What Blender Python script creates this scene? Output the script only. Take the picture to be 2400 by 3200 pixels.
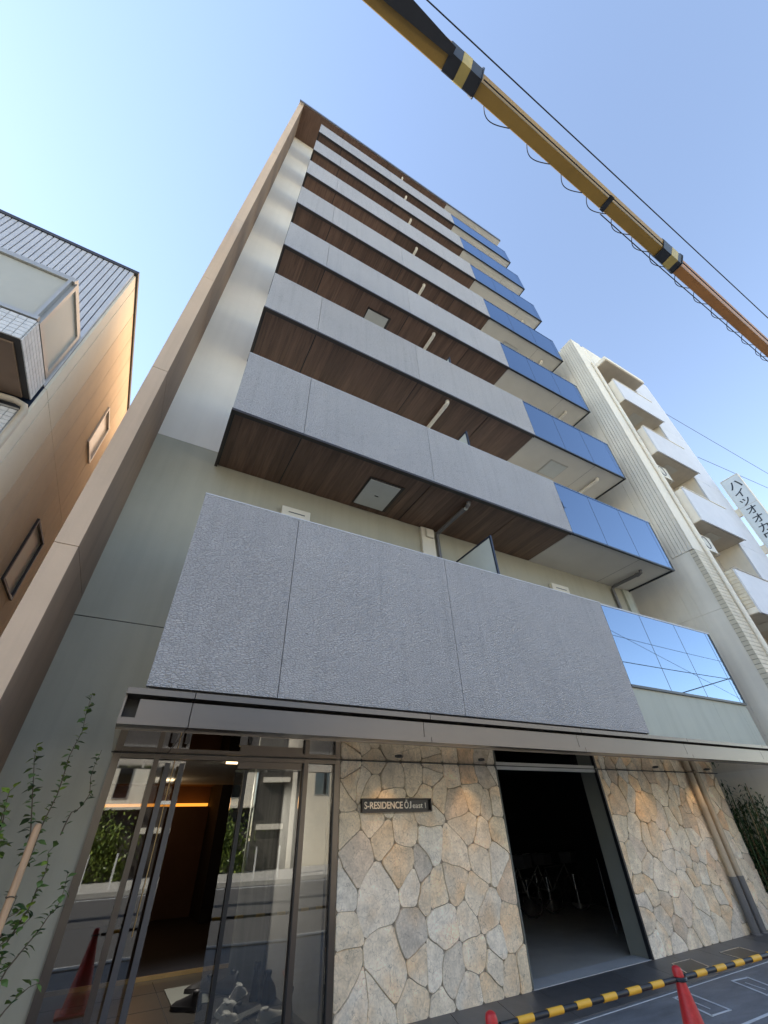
import bpy, bmesh, math, random
from mathutils import Vector, Matrix, noise as mnoise
random.seed(7)
R = math.radians
for o in list(bpy.data.objects): bpy.data.objects.remove(o)
SC = bpy.context.scene
COL = SC.collection

# ---------------------------------------------------------------- camera
CAM = Vector((0, 0, 1.6))
yaw, pitch, roll = 0.524, 0.660, -0.038
def cam_axes():
    f = Vector((math.sin(yaw)*math.cos(pitch), math.cos(yaw)*math.cos(pitch), math.sin(pitch)))
    r = Vector((math.cos(yaw), -math.sin(yaw), 0)); u = r.cross(f)
    return r*math.cos(roll)+u*math.sin(roll), -r*math.sin(roll)+u*math.cos(roll), f
cr_, cu_, cf_ = cam_axes()
cd = bpy.data.cameras.new('camera'); cam = bpy.data.objects.new('camera', cd); COL.objects.link(cam)
M = Matrix((cr_, cu_, -cf_)).transposed().to_4x4(); M.translation = CAM
cam.matrix_world = M
cd.sensor_fit = 'HORIZONTAL'; cd.sensor_width = 36; cd.lens = 36*879.948/1659
cd.clip_start = 0.05; cd.clip_end = 2000
SC.camera = cam
def pray(px, py):        # direction of a photograph pixel (2400 x 3200)
    x, y = px*1659/2400-829.5, py*1659/2400-1106
    return cr_*x - cu_*y + cf_*879.948
def at(px, py, axis, v): # point of a pixel on an axis-aligned plane
    d = pray(px, py); return CAM + d*((v-CAM[axis])/d[axis])

# ---------------------------------------------------------------- sky, sun, exposure
SUN_AZ, SUN_EL = R(-65), R(42)
w = bpy.data.worlds.new('World'); SC.world = w; w.use_nodes = True
nt = w.node_tree; nt.nodes.clear()
sky = nt.nodes.new('ShaderNodeTexSky'); sky.sky_type = 'NISHITA'; sky.sun_disc = False
sky.sun_elevation = SUN_EL; sky.sun_rotation = SUN_AZ
sky.air_density = 1.0; sky.dust_density = 0.04; sky.ozone_density = 0.8; sky.altitude = 20
bg = nt.nodes.new('ShaderNodeBackground'); bg.inputs[1].default_value = 0.15
wo = nt.nodes.new('ShaderNodeOutputWorld')
hsv = nt.nodes.new('ShaderNodeHueSaturation'); hsv.inputs['Saturation'].default_value = .87
nt.links.new(sky.outputs[0], hsv.inputs['Color']); nt.links.new(hsv.outputs[0], bg.inputs[0]); nt.links.new(bg.outputs[0], wo.inputs[0])
sd = Vector((math.sin(SUN_AZ)*math.cos(SUN_EL), math.cos(SUN_AZ)*math.cos(SUN_EL), math.sin(SUN_EL)))
sl = bpy.data.lights.new('sun', 'SUN'); sl.energy = 5.0; sl.angle = R(0.53); sl.color = (1, .93, .82)
so = bpy.data.objects.new('sun', sl); COL.objects.link(so)
so.rotation_euler = sd.to_track_quat('Z', 'Y').to_euler(); so.location = sd*60
SC.view_settings.view_transform = 'Standard'; SC.view_settings.look = 'None'
SC.view_settings.gamma = 1; SC.view_settings.use_curve_mapping = False
SC.view_settings.exposure = 1.45
SC.cycles.max_bounces = 8; SC.cycles.transparent_max_bounces = 16
SC.cycles.caustics_reflective = False; SC.cycles.caustics_refractive = False

# ---------------------------------------------------------------- materials
def nodes(name):
    m = bpy.data.materials.new(name); m.use_nodes = True
    t = m.node_tree; return m, t, t.nodes['Principled BSDF']
def N(t, k, **kw):
    n = t.nodes.new(k)
    for a, b in kw.items(): setattr(n, a, b)
    return n
def mat(name, col, rough=.7, metal=0, var=.12, vscale=3.0, bump=0.0, bscale=40, stretch=(1, 1, 1), spec=.5,
        rnd=0.0, fine=0.0, stain=0.0):
    m, t, b = nodes(name)
    b.inputs['Roughness'].default_value = rough; b.inputs['Metallic'].default_value = metal
    b.inputs['Specular IOR Level'].default_value = spec
    g = N(t, 'ShaderNodeNewGeometry'); mp = N(t, 'ShaderNodeMapping'); mp.inputs['Scale'].default_value = stretch
    t.links.new(g.outputs['Position'], mp.inputs[0])
    n = N(t, 'ShaderNodeTexNoise'); n.inputs['Scale'].default_value = vscale; n.inputs['Detail'].default_value = 6
    n.inputs['Roughness'].default_value = .65
    t.links.new(mp.outputs[0], n.inputs[0])
    mr = N(t, 'ShaderNodeMapRange'); mr.inputs[1].default_value = .3; mr.inputs[2].default_value = .7
    mr.inputs[3].default_value = 1-var; mr.inputs[4].default_value = 1+var
    t.links.new(n.outputs['Fac'], mr.inputs[0])
    val = mr.outputs[0]
    def mul(a, bq):
        x = N(t, 'ShaderNodeMath', operation='MULTIPLY'); t.links.new(a, x.inputs[0])
        if isinstance(bq, float): x.inputs[1].default_value = bq
        else: t.links.new(bq, x.inputs[1])
        return x.outputs[0]
    if fine:
        n3 = N(t, 'ShaderNodeTexNoise'); n3.inputs['Scale'].default_value = 60; n3.inputs['Detail'].default_value = 3
        t.links.new(mp.outputs[0], n3.inputs[0])
        m3 = N(t, 'ShaderNodeMapRange'); m3.inputs[1].default_value = .3; m3.inputs[2].default_value = .7
        m3.inputs[3].default_value = 1-fine; m3.inputs[4].default_value = 1+fine
        t.links.new(n3.outputs['Fac'], m3.inputs[0]); val = mul(val, m3.outputs[0])
    if stain:   # rain streaks: noise stretched downwards
        mp2 = N(t, 'ShaderNodeMapping'); mp2.inputs['Scale'].default_value = (5, 5, .25)
        t.links.new(g.outputs['Position'], mp2.inputs[0])
        n4 = N(t, 'ShaderNodeTexNoise'); n4.inputs['Scale'].default_value = 1.5; n4.inputs['Detail'].default_value = 5
        t.links.new(mp2.outputs[0], n4.inputs[0])
        m4 = N(t, 'ShaderNodeMapRange'); m4.inputs[1].default_value = .45; m4.inputs[2].default_value = .75
        m4.inputs[3].default_value = 1; m4.inputs[4].default_value = 1-stain
        t.links.new(n4.outputs['Fac'], m4.inputs[0]); val = mul(val, m4.outputs[0])
    if rnd:
        oi = N(t, 'ShaderNodeObjectInfo'); m5 = N(t, 'ShaderNodeMapRange')
        m5.inputs[3].default_value = 1-rnd; m5.inputs[4].default_value = 1+rnd
        t.links.new(oi.outputs['Random'], m5.inputs[0]); val = mul(val, m5.outputs[0])
    vm = N(t, 'ShaderNodeVectorMath', operation='SCALE'); vm.inputs[0].default_value = col[:3]
    t.links.new(val, vm.inputs['Scale']); t.links.new(vm.outputs[0], b.inputs['Base Color'])
    if bump:
        n2 = N(t, 'ShaderNodeTexNoise'); n2.inputs['Scale'].default_value = bscale; n2.inputs['Detail'].default_value = 4
        t.links.new(mp.outputs[0], n2.inputs[0])
        bp = N(t, 'ShaderNodeBump'); bp.inputs['Strength'].default_value = bump; bp.inputs['Distance'].default_value = .01
        t.links.new(n2.outputs['Fac'], bp.inputs['Height']); t.links.new(bp.outputs[0], b.inputs['Normal'])
    return m
def emit(name, col, s):
    m, t, b = nodes(name); b.inputs['Base Color'].default_value = (*col, 1)
    b.inputs['Emission Color'].default_value = (*col, 1); b.inputs['Emission Strength'].default_value = s
    return m

def panel_mat():   # split-face grey cladding: cracked, hammered surface
    m, t, b = nodes('grey_cladding'); b.inputs['Roughness'].default_value = .62
    g = N(t, 'ShaderNodeNewGeometry'); mp = N(t, 'ShaderNodeMapping'); mp.inputs['Scale'].default_value = (24, 24, 62)
    n0 = N(t, 'ShaderNodeTexNoise'); n0.inputs['Scale'].default_value = 2.2; n0.inputs['Detail'].default_value = 3
    ad = N(t, 'ShaderNodeVectorMath', operation='MULTIPLY_ADD'); ad.inputs[1].default_value = (.10, .10, .10)
    t.links.new(g.outputs['Position'], n0.inputs[0]); t.links.new(n0.outputs['Color'], ad.inputs[0])
    t.links.new(g.outputs['Position'], ad.inputs[2]); t.links.new(ad.outputs[0], mp.inputs[0])
    v = N(t, 'ShaderNodeTexVoronoi', feature='DISTANCE_TO_EDGE'); v.inputs['Scale'].default_value = 1.0
    t.links.new(mp.outputs[0], v.inputs['Vector'])
    r = N(t, 'ShaderNodeMapRange'); r.inputs[1].default_value = 0; r.inputs[2].default_value = .16
    t.links.new(v.outputs['Distance'], r.inputs[0])
    n1 = N(t, 'ShaderNodeTexNoise'); n1.inputs['Scale'].default_value = 55; n1.inputs['Detail'].default_value = 5
    t.links.new(g.outputs['Position'], n1.inputs[0])
    hs = N(t, 'ShaderNodeMath', operation='MULTIPLY_ADD'); hs.inputs[1].default_value = .9
    t.links.new(n1.outputs['Fac'], hs.inputs[0]); t.links.new(r.outputs[0], hs.inputs[2])
    bp = N(t, 'ShaderNodeBump'); bp.inputs['Strength'].default_value = .75; bp.inputs['Distance'].default_value = .012
    t.links.new(hs.outputs[0], bp.inputs['Height']); t.links.new(bp.outputs[0], b.inputs['Normal'])
    nl = N(t, 'ShaderNodeTexNoise'); nl.inputs['Scale'].default_value = .9; nl.inputs['Detail'].default_value = 4
    t.links.new(g.outputs['Position'], nl.inputs[0])
    k = N(t, 'ShaderNodeMath', operation='MULTIPLY_ADD'); k.inputs[1].default_value = .22; k.inputs[2].default_value = .89
    t.links.new(nl.outputs['Fac'], k.inputs[0])
    cr = N(t, 'ShaderNodeValToRGB'); cr.color_ramp.elements[0].position = .0; cr.color_ramp.elements[1].position = .35
    cr.color_ramp.elements[0].color = (.25, .235, .225, 1); cr.color_ramp.elements[1].color = (.485, .465, .455, 1)
    t.links.new(r.outputs[0], cr.inputs[0])
    oi = N(t, 'ShaderNodeObjectInfo'); mo = N(t, 'ShaderNodeMapRange'); mo.inputs[3].default_value = .955; mo.inputs[4].default_value = 1.035; t.links.new(oi.outputs['Random'], mo.inputs[0])
    ms = N(t, 'ShaderNodeMapping'); ms.inputs['Scale'].default_value = (7, 7, .35); t.links.new(g.outputs['Position'], ms.inputs[0])
    ns = N(t, 'ShaderNodeTexNoise'); ns.inputs['Scale'].default_value = 1.4; ns.inputs['Detail'].default_value = 5; t.links.new(ms.outputs[0], ns.inputs[0])
    mst = N(t, 'ShaderNodeMapRange'); mst.inputs[1].default_value = .5; mst.inputs[2].default_value = .75; mst.inputs[3].default_value = 1; mst.inputs[4].default_value = .90; t.links.new(ns.outputs['Fac'], mst.inputs[0])
    q1 = N(t, 'ShaderNodeMath', operation='MULTIPLY'); q2 = N(t, 'ShaderNodeMath', operation='MULTIPLY')
    t.links.new(mo.outputs[0], q1.inputs[0]); t.links.new(mst.outputs[0], q1.inputs[1]); t.links.new(q1.outputs[0], q2.inputs[0]); t.links.new(k.outputs[0], q2.inputs[1])
    sc = N(t, 'ShaderNodeVectorMath', operation='SCALE'); t.links.new(cr.outputs[0], sc.inputs[0]); t.links.new(q2.outputs[0], sc.inputs['Scale'])
    t.links.new(sc.outputs[0], b.inputs['Base Color'])
    return m
def wood_mat(name, base=(.155, .092, .063), scale=(9, .55, 9)):
    m, t, b = nodes(name); b.inputs['Roughness'].default_value = .45
    g = N(t, 'ShaderNodeNewGeometry'); oi = N(t, 'ShaderNodeObjectInfo')
    mp = N(t, 'ShaderNodeMapping'); mp.inputs['Scale'].default_value = scale
    cb = N(t, 'ShaderNodeCombineXYZ'); k = N(t, 'ShaderNodeMath', operation='MULTIPLY'); k.inputs[1].default_value = 40
    t.links.new(oi.outputs['Random'], k.inputs[0]); t.links.new(k.outputs[0], cb.inputs[2])
    av = N(t, 'ShaderNodeVectorMath', operation='ADD'); t.links.new(g.outputs['Position'], av.inputs[0]); t.links.new(cb.outputs[0], av.inputs[1])
    t.links.new(av.outputs[0], mp.inputs[0])
    n = N(t, 'ShaderNodeTexNoise'); n.inputs['Scale'].default_value = 3; n.inputs['Detail'].default_value = 7; n.inputs['Distortion'].default_value = .6
    t.links.new(mp.outputs[0], n.inputs[0])
    cr = N(t, 'ShaderNodeValToRGB'); cr.color_ramp.elements[0].position = .3; cr.color_ramp.elements[1].position = .7
    cr.color_ramp.elements[0].color = (base[0]*.62, base[1]*.60, base[2]*.60, 1); cr.color_ramp.elements[1].color = (base[0]*1.12, base[1]*1.12, base[2]*1.12, 1)
    t.links.new(n.outputs['Fac'], cr.inputs[0])
    m5 = N(t, 'ShaderNodeMapRange'); m5.inputs[3].default_value = .78; m5.inputs[4].default_value = 1.22
    t.links.new(oi.outputs['Random'], m5.inputs[0])
    sc = N(t, 'ShaderNodeVectorMath', operation='SCALE'); t.links.new(cr.outputs[0], sc.inputs[0]); t.links.new(m5.outputs[0], sc.inputs['Scale'])
    t.links.new(sc.outputs[0], b.inputs['Base Color'])
    return m
def stone_mat():   # every stone its own tint from the object's random number
    m, t, b = nodes('flagstone'); b.inputs['Roughness'].default_value = .8
    oi = N(t, 'ShaderNodeObjectInfo'); g = N(t, 'ShaderNodeNewGeometry')
    cr = N(t, 'ShaderNodeValToRGB'); cr.color_ramp.interpolation = 'LINEAR'
    pts = [(0, (.82, .71, .54)), (.16, (.88, .78, .62)), (.3, (.74, .60, .42)), (.42, (.90, .82, .68)), (.55, (.70, .62, .50)),
           (.66, (.82, .68, .48)), (.76, (.78, .74, .65)), (.86, (.76, .58, .40)), (.94, (.62, .56, .47)), (1, (.89, .79, .62))]
    el = cr.color_ramp.elements
    while len(el) < len(pts): el.new(.5)
    for e, (p, c) in zip(el, pts): e.position = p; e.color = (*c, 1)
    t.links.new(oi.outputs['Random'], cr.inputs[0])
    cb = N(t, 'ShaderNodeCombineXYZ'); k = N(t, 'ShaderNodeMath', operation='MULTIPLY'); k.inputs[1].default_value = 90
    t.links.new(oi.outputs['Random'], k.inputs[0]); t.links.new(k.outputs[0], cb.inputs[1])
    av = N(t, 'ShaderNodeVectorMath', operation='ADD'); t.links.new(g.outputs['Position'], av.inputs[0]); t.links.new(cb.outputs[0], av.inputs[1])
    n = N(t, 'ShaderNodeTexNoise'); n.inputs['Scale'].default_value = 4.5; n.inputs['Detail'].default_value = 8; n.inputs['Roughness'].default_value = .62; n.inputs['Distortion'].default_value = .8
    t.links.new(av.outputs[0], n.inputs[0])
    r = N(t, 'ShaderNodeMapRange'); r.inputs[1].default_value = .32; r.inputs[2].default_value = .68; r.inputs[3].default_value = .80; r.inputs[4].default_value = 1.22
    t.links.new(n.outputs['Fac'], r.inputs[0])
    ng = N(t, 'ShaderNodeTexNoise'); ng.inputs['Scale'].default_value = 45; ng.inputs['Detail'].default_value = 4
    t.links.new(av.outputs[0], ng.inputs[0])
    rg2 = N(t, 'ShaderNodeMapRange'); rg2.inputs[1].default_value = .3; rg2.inputs[2].default_value = .7; rg2.inputs[3].default_value = .90; rg2.inputs[4].default_value = 1.20
    t.links.new(ng.outputs['Fac'], rg2.inputs[0])
    nd = N(t, 'ShaderNodeTexNoise'); nd.inputs['Scale'].default_value = 9; ndm = N(t, 'ShaderNodeVectorMath', operation='MULTIPLY_ADD'); ndm.inputs[1].default_value = (.22, .22, .22)
    t.links.new(av.outputs[0], nd.inputs[0]); t.links.new(nd.outputs['Color'], ndm.inputs[0]); t.links.new(av.outputs[0], ndm.inputs[2])
    vc = N(t, 'ShaderNodeTexVoronoi', feature='DISTANCE_TO_EDGE'); vc.inputs['Scale'].default_value = 6.5; t.links.new(ndm.outputs[0], vc.inputs['Vector'])
    rc = N(t, 'ShaderNodeMapRange'); rc.inputs[1].default_value = 0; rc.inputs[2].default_value = .02; rc.inputs[3].default_value = .62; rc.inputs[4].default_value = 1
    t.links.new(vc.outputs['Distance'], rc.inputs[0])
    mc = N(t, 'ShaderNodeMath', operation='MULTIPLY'); t.links.new(rg2.outputs[0], mc.inputs[0]); t.links.new(rc.outputs[0], mc.inputs[1])
    mc2 = N(t, 'ShaderNodeMath', operation='MULTIPLY'); t.links.new(mc.outputs[0], mc2.inputs[0]); t.links.new(r.outputs[0], mc2.inputs[1])
    n2 = N(t, 'ShaderNodeTexNoise'); n2.inputs['Scale'].default_value = 2.0; n2.inputs['Detail'].default_value = 3
    t.links.new(av.outputs[0], n2.inputs[0])
    warm = N(t, 'ShaderNodeMix', data_type='RGBA', blend_type='MULTIPLY'); warm.inputs[7].default_value = (1.12, .92, .70, 1)
    r2 = N(t, 'ShaderNodeMapRange'); r2.inputs[1].default_value = .5; r2.inputs[2].default_value = .72; r2.inputs[4].default_value = .8
    t.links.new(n2.outputs['Fac'], r2.inputs[0]); t.links.new(r2.outputs[0], warm.inputs[0]); t.links.new(cr.outputs[0], warm.inputs[6])
    sc = N(t, 'ShaderNodeVectorMath', operation='SCALE'); t.links.new(warm.outputs[2], sc.inputs[0]); t.links.new(mc2.outputs[0], sc.inputs['Scale'])
    t.links.new(sc.outputs[0], b.inputs['Base Color'])
    n3 = N(t, 'ShaderNodeTexNoise'); n3.inputs['Scale'].default_value = 16; n3.inputs['Detail'].default_value = 8; n3.inputs['Roughness'].default_value = .6
    t.links.new(av.outputs[0], n3.inputs[0])
    bp = N(t, 'ShaderNodeBump'); bp.inputs['Strength'].default_value = .45; bp.inputs['Distance'].default_value = .015
    t.links.new(n3.outputs['Fac'], bp.inputs['Height']); t.links.new(bp.outputs[0], b.inputs['Normal'])
    return m
def glass_mat(name, tint, refl, rcol=(.9, .93, .96)):  # solar film glass: part mirror, part tinted see-through
    m = bpy.data.materials.new(name); m.use_nodes = True; t = m.node_tree; t.nodes.clear()
    o = N(t, 'ShaderNodeOutputMaterial'); mx = N(t, 'ShaderNodeMixShader'); tr = N(t, 'ShaderNodeBsdfTransparent'); gl = N(t, 'ShaderNodeBsdfGlossy')
    tr.inputs[0].default_value = (*tint, 1); gl.inputs['Roughness'].default_value = .012; gl.inputs['Color'].default_value = (*rcol, 1)
    fr = N(t, 'ShaderNodeFresnel'); fr.inputs[0].default_value = 1.5
    ad = N(t, 'ShaderNodeMath', operation='ADD', use_clamp=True); ad.inputs[1].default_value = refl
    t.links.new(fr.outputs[0], ad.inputs[0]); t.links.new(ad.outputs[0], mx.inputs[0])
    t.links.new(tr.outputs[0], mx.inputs[1]); t.links.new(gl.outputs[0], mx.inputs[2]); t.links.new(mx.outputs[0], o.inputs[0])
    return m
def leaf_mat(name, a, bcol):
    m, t, b = nodes(name); b.inputs['Roughness'].default_value = .45
    g = N(t, 'ShaderNodeNewGeometry'); cr = N(t, 'ShaderNodeValToRGB')
    cr.color_ramp.elements[0].color = (*a, 1); cr.color_ramp.elements[1].color = (*bcol, 1)
    t.links.new(g.outputs['Random Per Island'], cr.inputs[0]); t.links.new(cr.outputs[0], b.inputs['Base Color'])
    b.inputs['Transmission Weight'].default_value = 0
    return m

MT = dict(
 panel=panel_mat(), wood=wood_mat('wood_soffit'), stone=stone_mat(),
 white=mat('white_render', (.80, .75, .67), .8, var=.05, vscale=.6, stain=.04),
 green=mat('green_render', (.41, .395, .315), .8, var=.06, vscale=.8, stain=.08, bump=.05),
 lgreen=mat('pale_green_render', (.47, .49, .42), .8, var=.05, vscale=.8, stain=.10),
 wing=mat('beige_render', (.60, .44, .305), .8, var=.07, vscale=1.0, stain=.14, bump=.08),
 wing_shaded=mat('shaded_beige_render', (.27, .185, .125), .75, var=.08, vscale=1.0, stain=.14),  # beige wall tone with the shade of its inner side put in
 soffw=mat('painted_soffit', (.66, .63, .57), .75, var=.05, vscale=1.2),
 bronze=mat('bronze_trim', (.035, .028, .025), .4, var=.1),
 black=mat('black_frame', (.012, .013, .016), .35, var=.1),
 canopy=mat('taupe_metal', (.165, .146, .13), .33, metal=.72, var=.04, vscale=.8),
 mirror=mat('polished_soffit', (.62, .54, .45), .03, metal=1, var=.03),
 frame=mat('bronze_frame', (.13, .112, .098), .28, metal=.8, var=.05),
 handle=mat('grey_handle', (.10, .10, .108), .35, metal=.5, var=.05),
 mortar=mat('mortar', (.33, .285, .22), .95, var=.2, vscale=8, bump=.3),
 bglass=glass_mat('balcony_glass', (.03, .05, .08), .42, (.46, .575, .73)),
 eglass=glass_mat('entrance_glass', (.70, .71, .70), .085, (.95, .93, .9)),
 pipew=mat('white_pipe', (.80, .76, .68), .4, var=.12, vscale=9), pipeg=mat('grey_pipe', (.14, .14, .145), .35, var=.1),
 pipeb=mat('beige_pipe', (.50, .42, .31), .35, var=.12, vscale=5),
 ivory=mat('ivory_plastic', (.72, .68, .58), .5, var=.06), hatch=mat('hatch_lid', (.55, .57, .55), .35, var=.06),
 frost=mat('frosted_board', (.62, .66, .62), .5, var=.04), ink=mat('dark_blue_frame', (.02, .03, .055), .35),
 asphalt=mat('asphalt', (.07, .07, .072), .85, var=.16, vscale=3, fine=.25, bump=.3, bscale=120),
 paver=mat('slate_paving', (.165, .175, .19), .6, var=.32, vscale=1.7, fine=.12, bump=.15, bscale=30, stretch=(1, 2.5, 1)),
 tile=mat('dark_tile', (.11, .11, .113), .45, var=.15, vscale=4, rnd=.12, bump=.12, bscale=25),
 line=mat('white_line', (.62, .64, .66), .7, var=.15, vscale=8),
 thresh=mat('concrete_sill', (.48, .49, .50), .6, var=.08, vscale=3), concrete=mat('concrete', (.40, .39, .36), .85, var=.12, vscale=2, bump=.15),
 floor=mat('hall_floor', (.05, .047, .042), .3, var=.15, vscale=3), bfloor=mat('bicycle_room_floor', (.48, .47, .44), .38, var=.15, vscale=1.5),
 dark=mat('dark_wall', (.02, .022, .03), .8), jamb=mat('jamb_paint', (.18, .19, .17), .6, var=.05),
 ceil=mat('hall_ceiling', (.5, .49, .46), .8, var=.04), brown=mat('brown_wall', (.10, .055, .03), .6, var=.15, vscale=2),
 stripe=mat('striped_board', (.20, .205, .18), .5, var=.35, vscale=2, stretch=(9, 9, .4)),
 gold=mat('brass', (.60, .42, .20), .3, metal=.6), steel=mat('steel', (.6, .6, .6), .25, metal=1),
 red=mat('red_plastic', (.50, .02, .025), .42, var=.22, vscale=7, fine=.12), barblk=mat('bar_black', (.015, .016, .018), .35), baryel=mat('bar_yellow', (.75, .40, .03), .45, var=.1),
 soil=mat('soil', (.07, .05, .035), .95, var=.3, vscale=12, bump=.6), stake=mat('stake_wood', (.52, .33, .19), .6, var=.18, vscale=5, stretch=(8, 8, .6)),
 bark=mat('bark', (.13, .10, .07), .9, var=.2, vscale=20), leaf=leaf_mat('leaf', (.05, .11, .03), (.16, .25, .06)), leafl=leaf_mat('young_leaf', (.12, .22, .02), (.30, .40, .05)),
 leafd=leaf_mat('dark_leaf', (.02, .05, .018), (.06, .11, .035)), cane=mat('dry_cane', (.30, .21, .12), .7, var=.2),
 siding=mat('tan_siding', (.78, .66, .50), .75, var=.06, vscale=2, bump=.1, bscale=60, rnd=.03, stain=.06), cream=mat('cream_siding', (.80, .72, .57), .75, var=.05, vscale=2),
 louver=mat('grey_louver', (.55, .55, .57), .45, var=.06), alum=mat('aluminium', (.50, .48, .44), .35, metal=.5, var=.06), shade=mat('window_blind', (.50, .48, .40), .35, var=.04),
 wtile=mat('white_tile', (.70, .69, .66), .3, var=.08, vscale=6, rnd=.06), grout=mat('tile_grout', (.07, .065, .06), .9),
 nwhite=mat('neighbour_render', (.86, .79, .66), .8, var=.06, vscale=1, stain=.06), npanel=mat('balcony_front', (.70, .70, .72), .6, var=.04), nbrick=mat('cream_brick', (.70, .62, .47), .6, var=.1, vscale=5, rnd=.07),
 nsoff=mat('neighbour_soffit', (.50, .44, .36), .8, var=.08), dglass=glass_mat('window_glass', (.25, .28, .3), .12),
 boom=mat('boom_paint', (.33, .20, .045), .42, var=.12, vscale=1.5, fine=.06), boom2=mat('boom_tip_paint', (.40, .18, .055), .42, var=.12, vscale=1.5), boomb=mat('boom_collar', (.025, .028, .035), .4), boomy=mat('collar_band', (.46, .36, .12), .4, var=.12, vscale=6),
 cable=mat('cable', (.012, .012, .013), .5), lamp=emit('downlight', (1, .72, .4), 1.5), cove=emit('cove_glow', (1, .36, .04), .55),
 signf=mat('sign_board', (.66, .70, .70), .4, var=.03), ink2=mat('sign_ink', (.012, .02, .03), .5), letter=mat('sign_letters', (.80, .74, .64), .35),
 ocream=mat('opposite_cream', (.80, .74, .62), .8, var=.05), odark=mat('opposite_dark', (.05, .045, .04), .8, var=.2), guard=mat('guard_rail', (.72, .72, .70), .5), hedge=leaf_mat('hedge_leaf', (.05, .10, .015), (.22, .28, .05)),
 shoeb=mat('black_shoe', (.016, .016, .018), .5), shoew=mat('grey_shoe', (.62, .62, .60), .6, var=.15, vscale=20), sole=mat('pale_sole', (.78, .75, .68), .6),
 sky_pane=mat('sky_reflection_pane', (.90, .89, .85), .25, var=.03), pane2=mat('dull_pane', (.60, .68, .65), .2, var=.04),  # near-white pane has the sky's reflection put into its colour
 tyre=mat('tyre', (.02, .02, .02), .8), truck=mat('truck_paint', (.6, .6, .58), .4),
)

# ---------------------------------------------------------------- builders
ORG = {}
class MB:
    def __init__(s): s.v = []; s.f = []
    def add(s, vs, fs):
        k = len(s.v); s.v += [tuple(p) for p in vs]; s.f += [tuple(i+k for i in f) for f in fs]; return s
    def box(s, x0, x1, y0, y1, z0, z1):
        return s.add([(x0,y0,z0),(x1,y0,z0),(x1,y1,z0),(x0,y1,z0),(x0,y0,z1),(x1,y0,z1),(x1,y1,z1),(x0,y1,z1)],
                     [(3,2,1,0),(4,5,6,7),(0,1,5,4),(1,2,6,5),(2,3,7,6),(3,0,4,7)])
    def hexa(s, a, b):   # two quads (lists of 4 points), joined
        return s.add(list(a)+list(b), [(3,2,1,0),(4,5,6,7),(0,1,5,4),(1,2,6,5),(2,3,7,6),(3,0,4,7)])
    def loft(s, rings, cap=True, closed=False):
        n = len(rings[0]); k = len(s.v)
        for r in rings: s.v += [tuple(p) for p in r]
        m = len(rings)
        for i in range(m if closed else m-1):
            for j in range(n):
                a = k+i*n+j; b = k+i*n+(j+1) % n; c = k+((i+1) % m)*n+(j+1) % n; d = k+((i+1) % m)*n+j
                s.f.append((a, b, c, d))
        if cap and not closed:
            s.f.append(tuple(k+j for j in reversed(range(n)))); s.f.append(tuple(k+(m-1)*n+j for j in range(n)))
        return s
    def tube(s, pts, r, n=8, cap=True, closed=False):
        pts = [Vector(p) for p in pts]; rings = []
        rr = r if isinstance(r, (list, tuple)) else [r]*len(pts)
        up = None
        for i, p in enumerate(pts):
            if closed: d = pts[(i+1) % len(pts)]-pts[i-1]
            else: d = pts[min(i+1, len(pts)-1)]-pts[max(i-1, 0)]
            d.normalize()
            if up is None: up = Vector((0, 0, 1)) if abs(d.z) < .9 else Vector((1, 0, 0))
            a = d.cross(up).normalized(); b = a.cross(d).normalized(); up = b
            rings.append([p+(a*math.cos(t)+b*math.sin(t))*rr[i] for t in [2*math.pi*q/n for q in range(n)]])
        return s.loft(rings, cap, closed)
    def lathe(s, c, prof, n=20):   # prof: (r,z)
        return s.loft([[(c[0]+r*math.cos(2*math.pi*q/n), c[1]+r*math.sin(2*math.pi*q/n), c[2]+z) for q in range(n)] for r, z in prof])
    def build(s, name, m, parent=None, smooth=False, bevel=0, org=None):
        me = bpy.data.meshes.new(name)
        if org is None:
            xs, ys, zs = zip(*s.v); org = Vector(((min(xs)+max(xs))/2, (min(ys)+max(ys))/2, min(zs)))
        org = Vector(org)
        me.from_pydata([tuple(Vector(p)-org) for p in s.v], [], s.f); me.update()
        if bevel:
            bm = bmesh.new(); bm.from_mesh(me)
            bmesh.ops.bevel(bm, geom=bm.edges[:], offset=bevel, segments=2, affect='EDGES', profile=.5, clamp_overlap=True)
            bm.to_mesh(me); bm.free()
        bm = bmesh.new(); bm.from_mesh(me); bmesh.ops.recalc_face_normals(bm, faces=bm.faces[:]); bm.to_mesh(me); bm.free()
        if smooth:
            for p in me.polygons: p.use_smooth = True
            try: me.set_sharp_from_angle(angle=R(40))
            except Exception: pass
        me.materials.append(MT[m] if isinstance(m, str) else m)
        return link(name, me, org, parent)
def link(name, me, org, parent=None):
    o = bpy.data.objects.new(name, me); COL.objects.link(o); org = Vector(org)
    if parent is not None: o.parent = parent; o.location = org-ORG[parent.name]
    else: o.location = org
    ORG[o.name] = org
    return o
def B(*a): return MB().box(*a)
def tag(o, label, cat, group=None):
    o['label'] = label; o['category'] = cat
    if group: o['group'] = group
    return o
def thing(name, loc, label, cat, group=None):
    o = bpy.data.objects.new(name, None); COL.objects.link(o); o.location = loc; o.empty_display_size = .2
    ORG[o.name] = Vector(loc); return tag(o, label, cat, group)
def struct(o): o['kind'] = 'structure'; return o
def stuff(o): o['kind'] = 'stuff'; return o
def inst(name, src, delta, parent):   # a copy sharing mesh data, moved by delta
    return link(name, src.data, ORG[src.name]+Vector(delta), parent)
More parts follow.
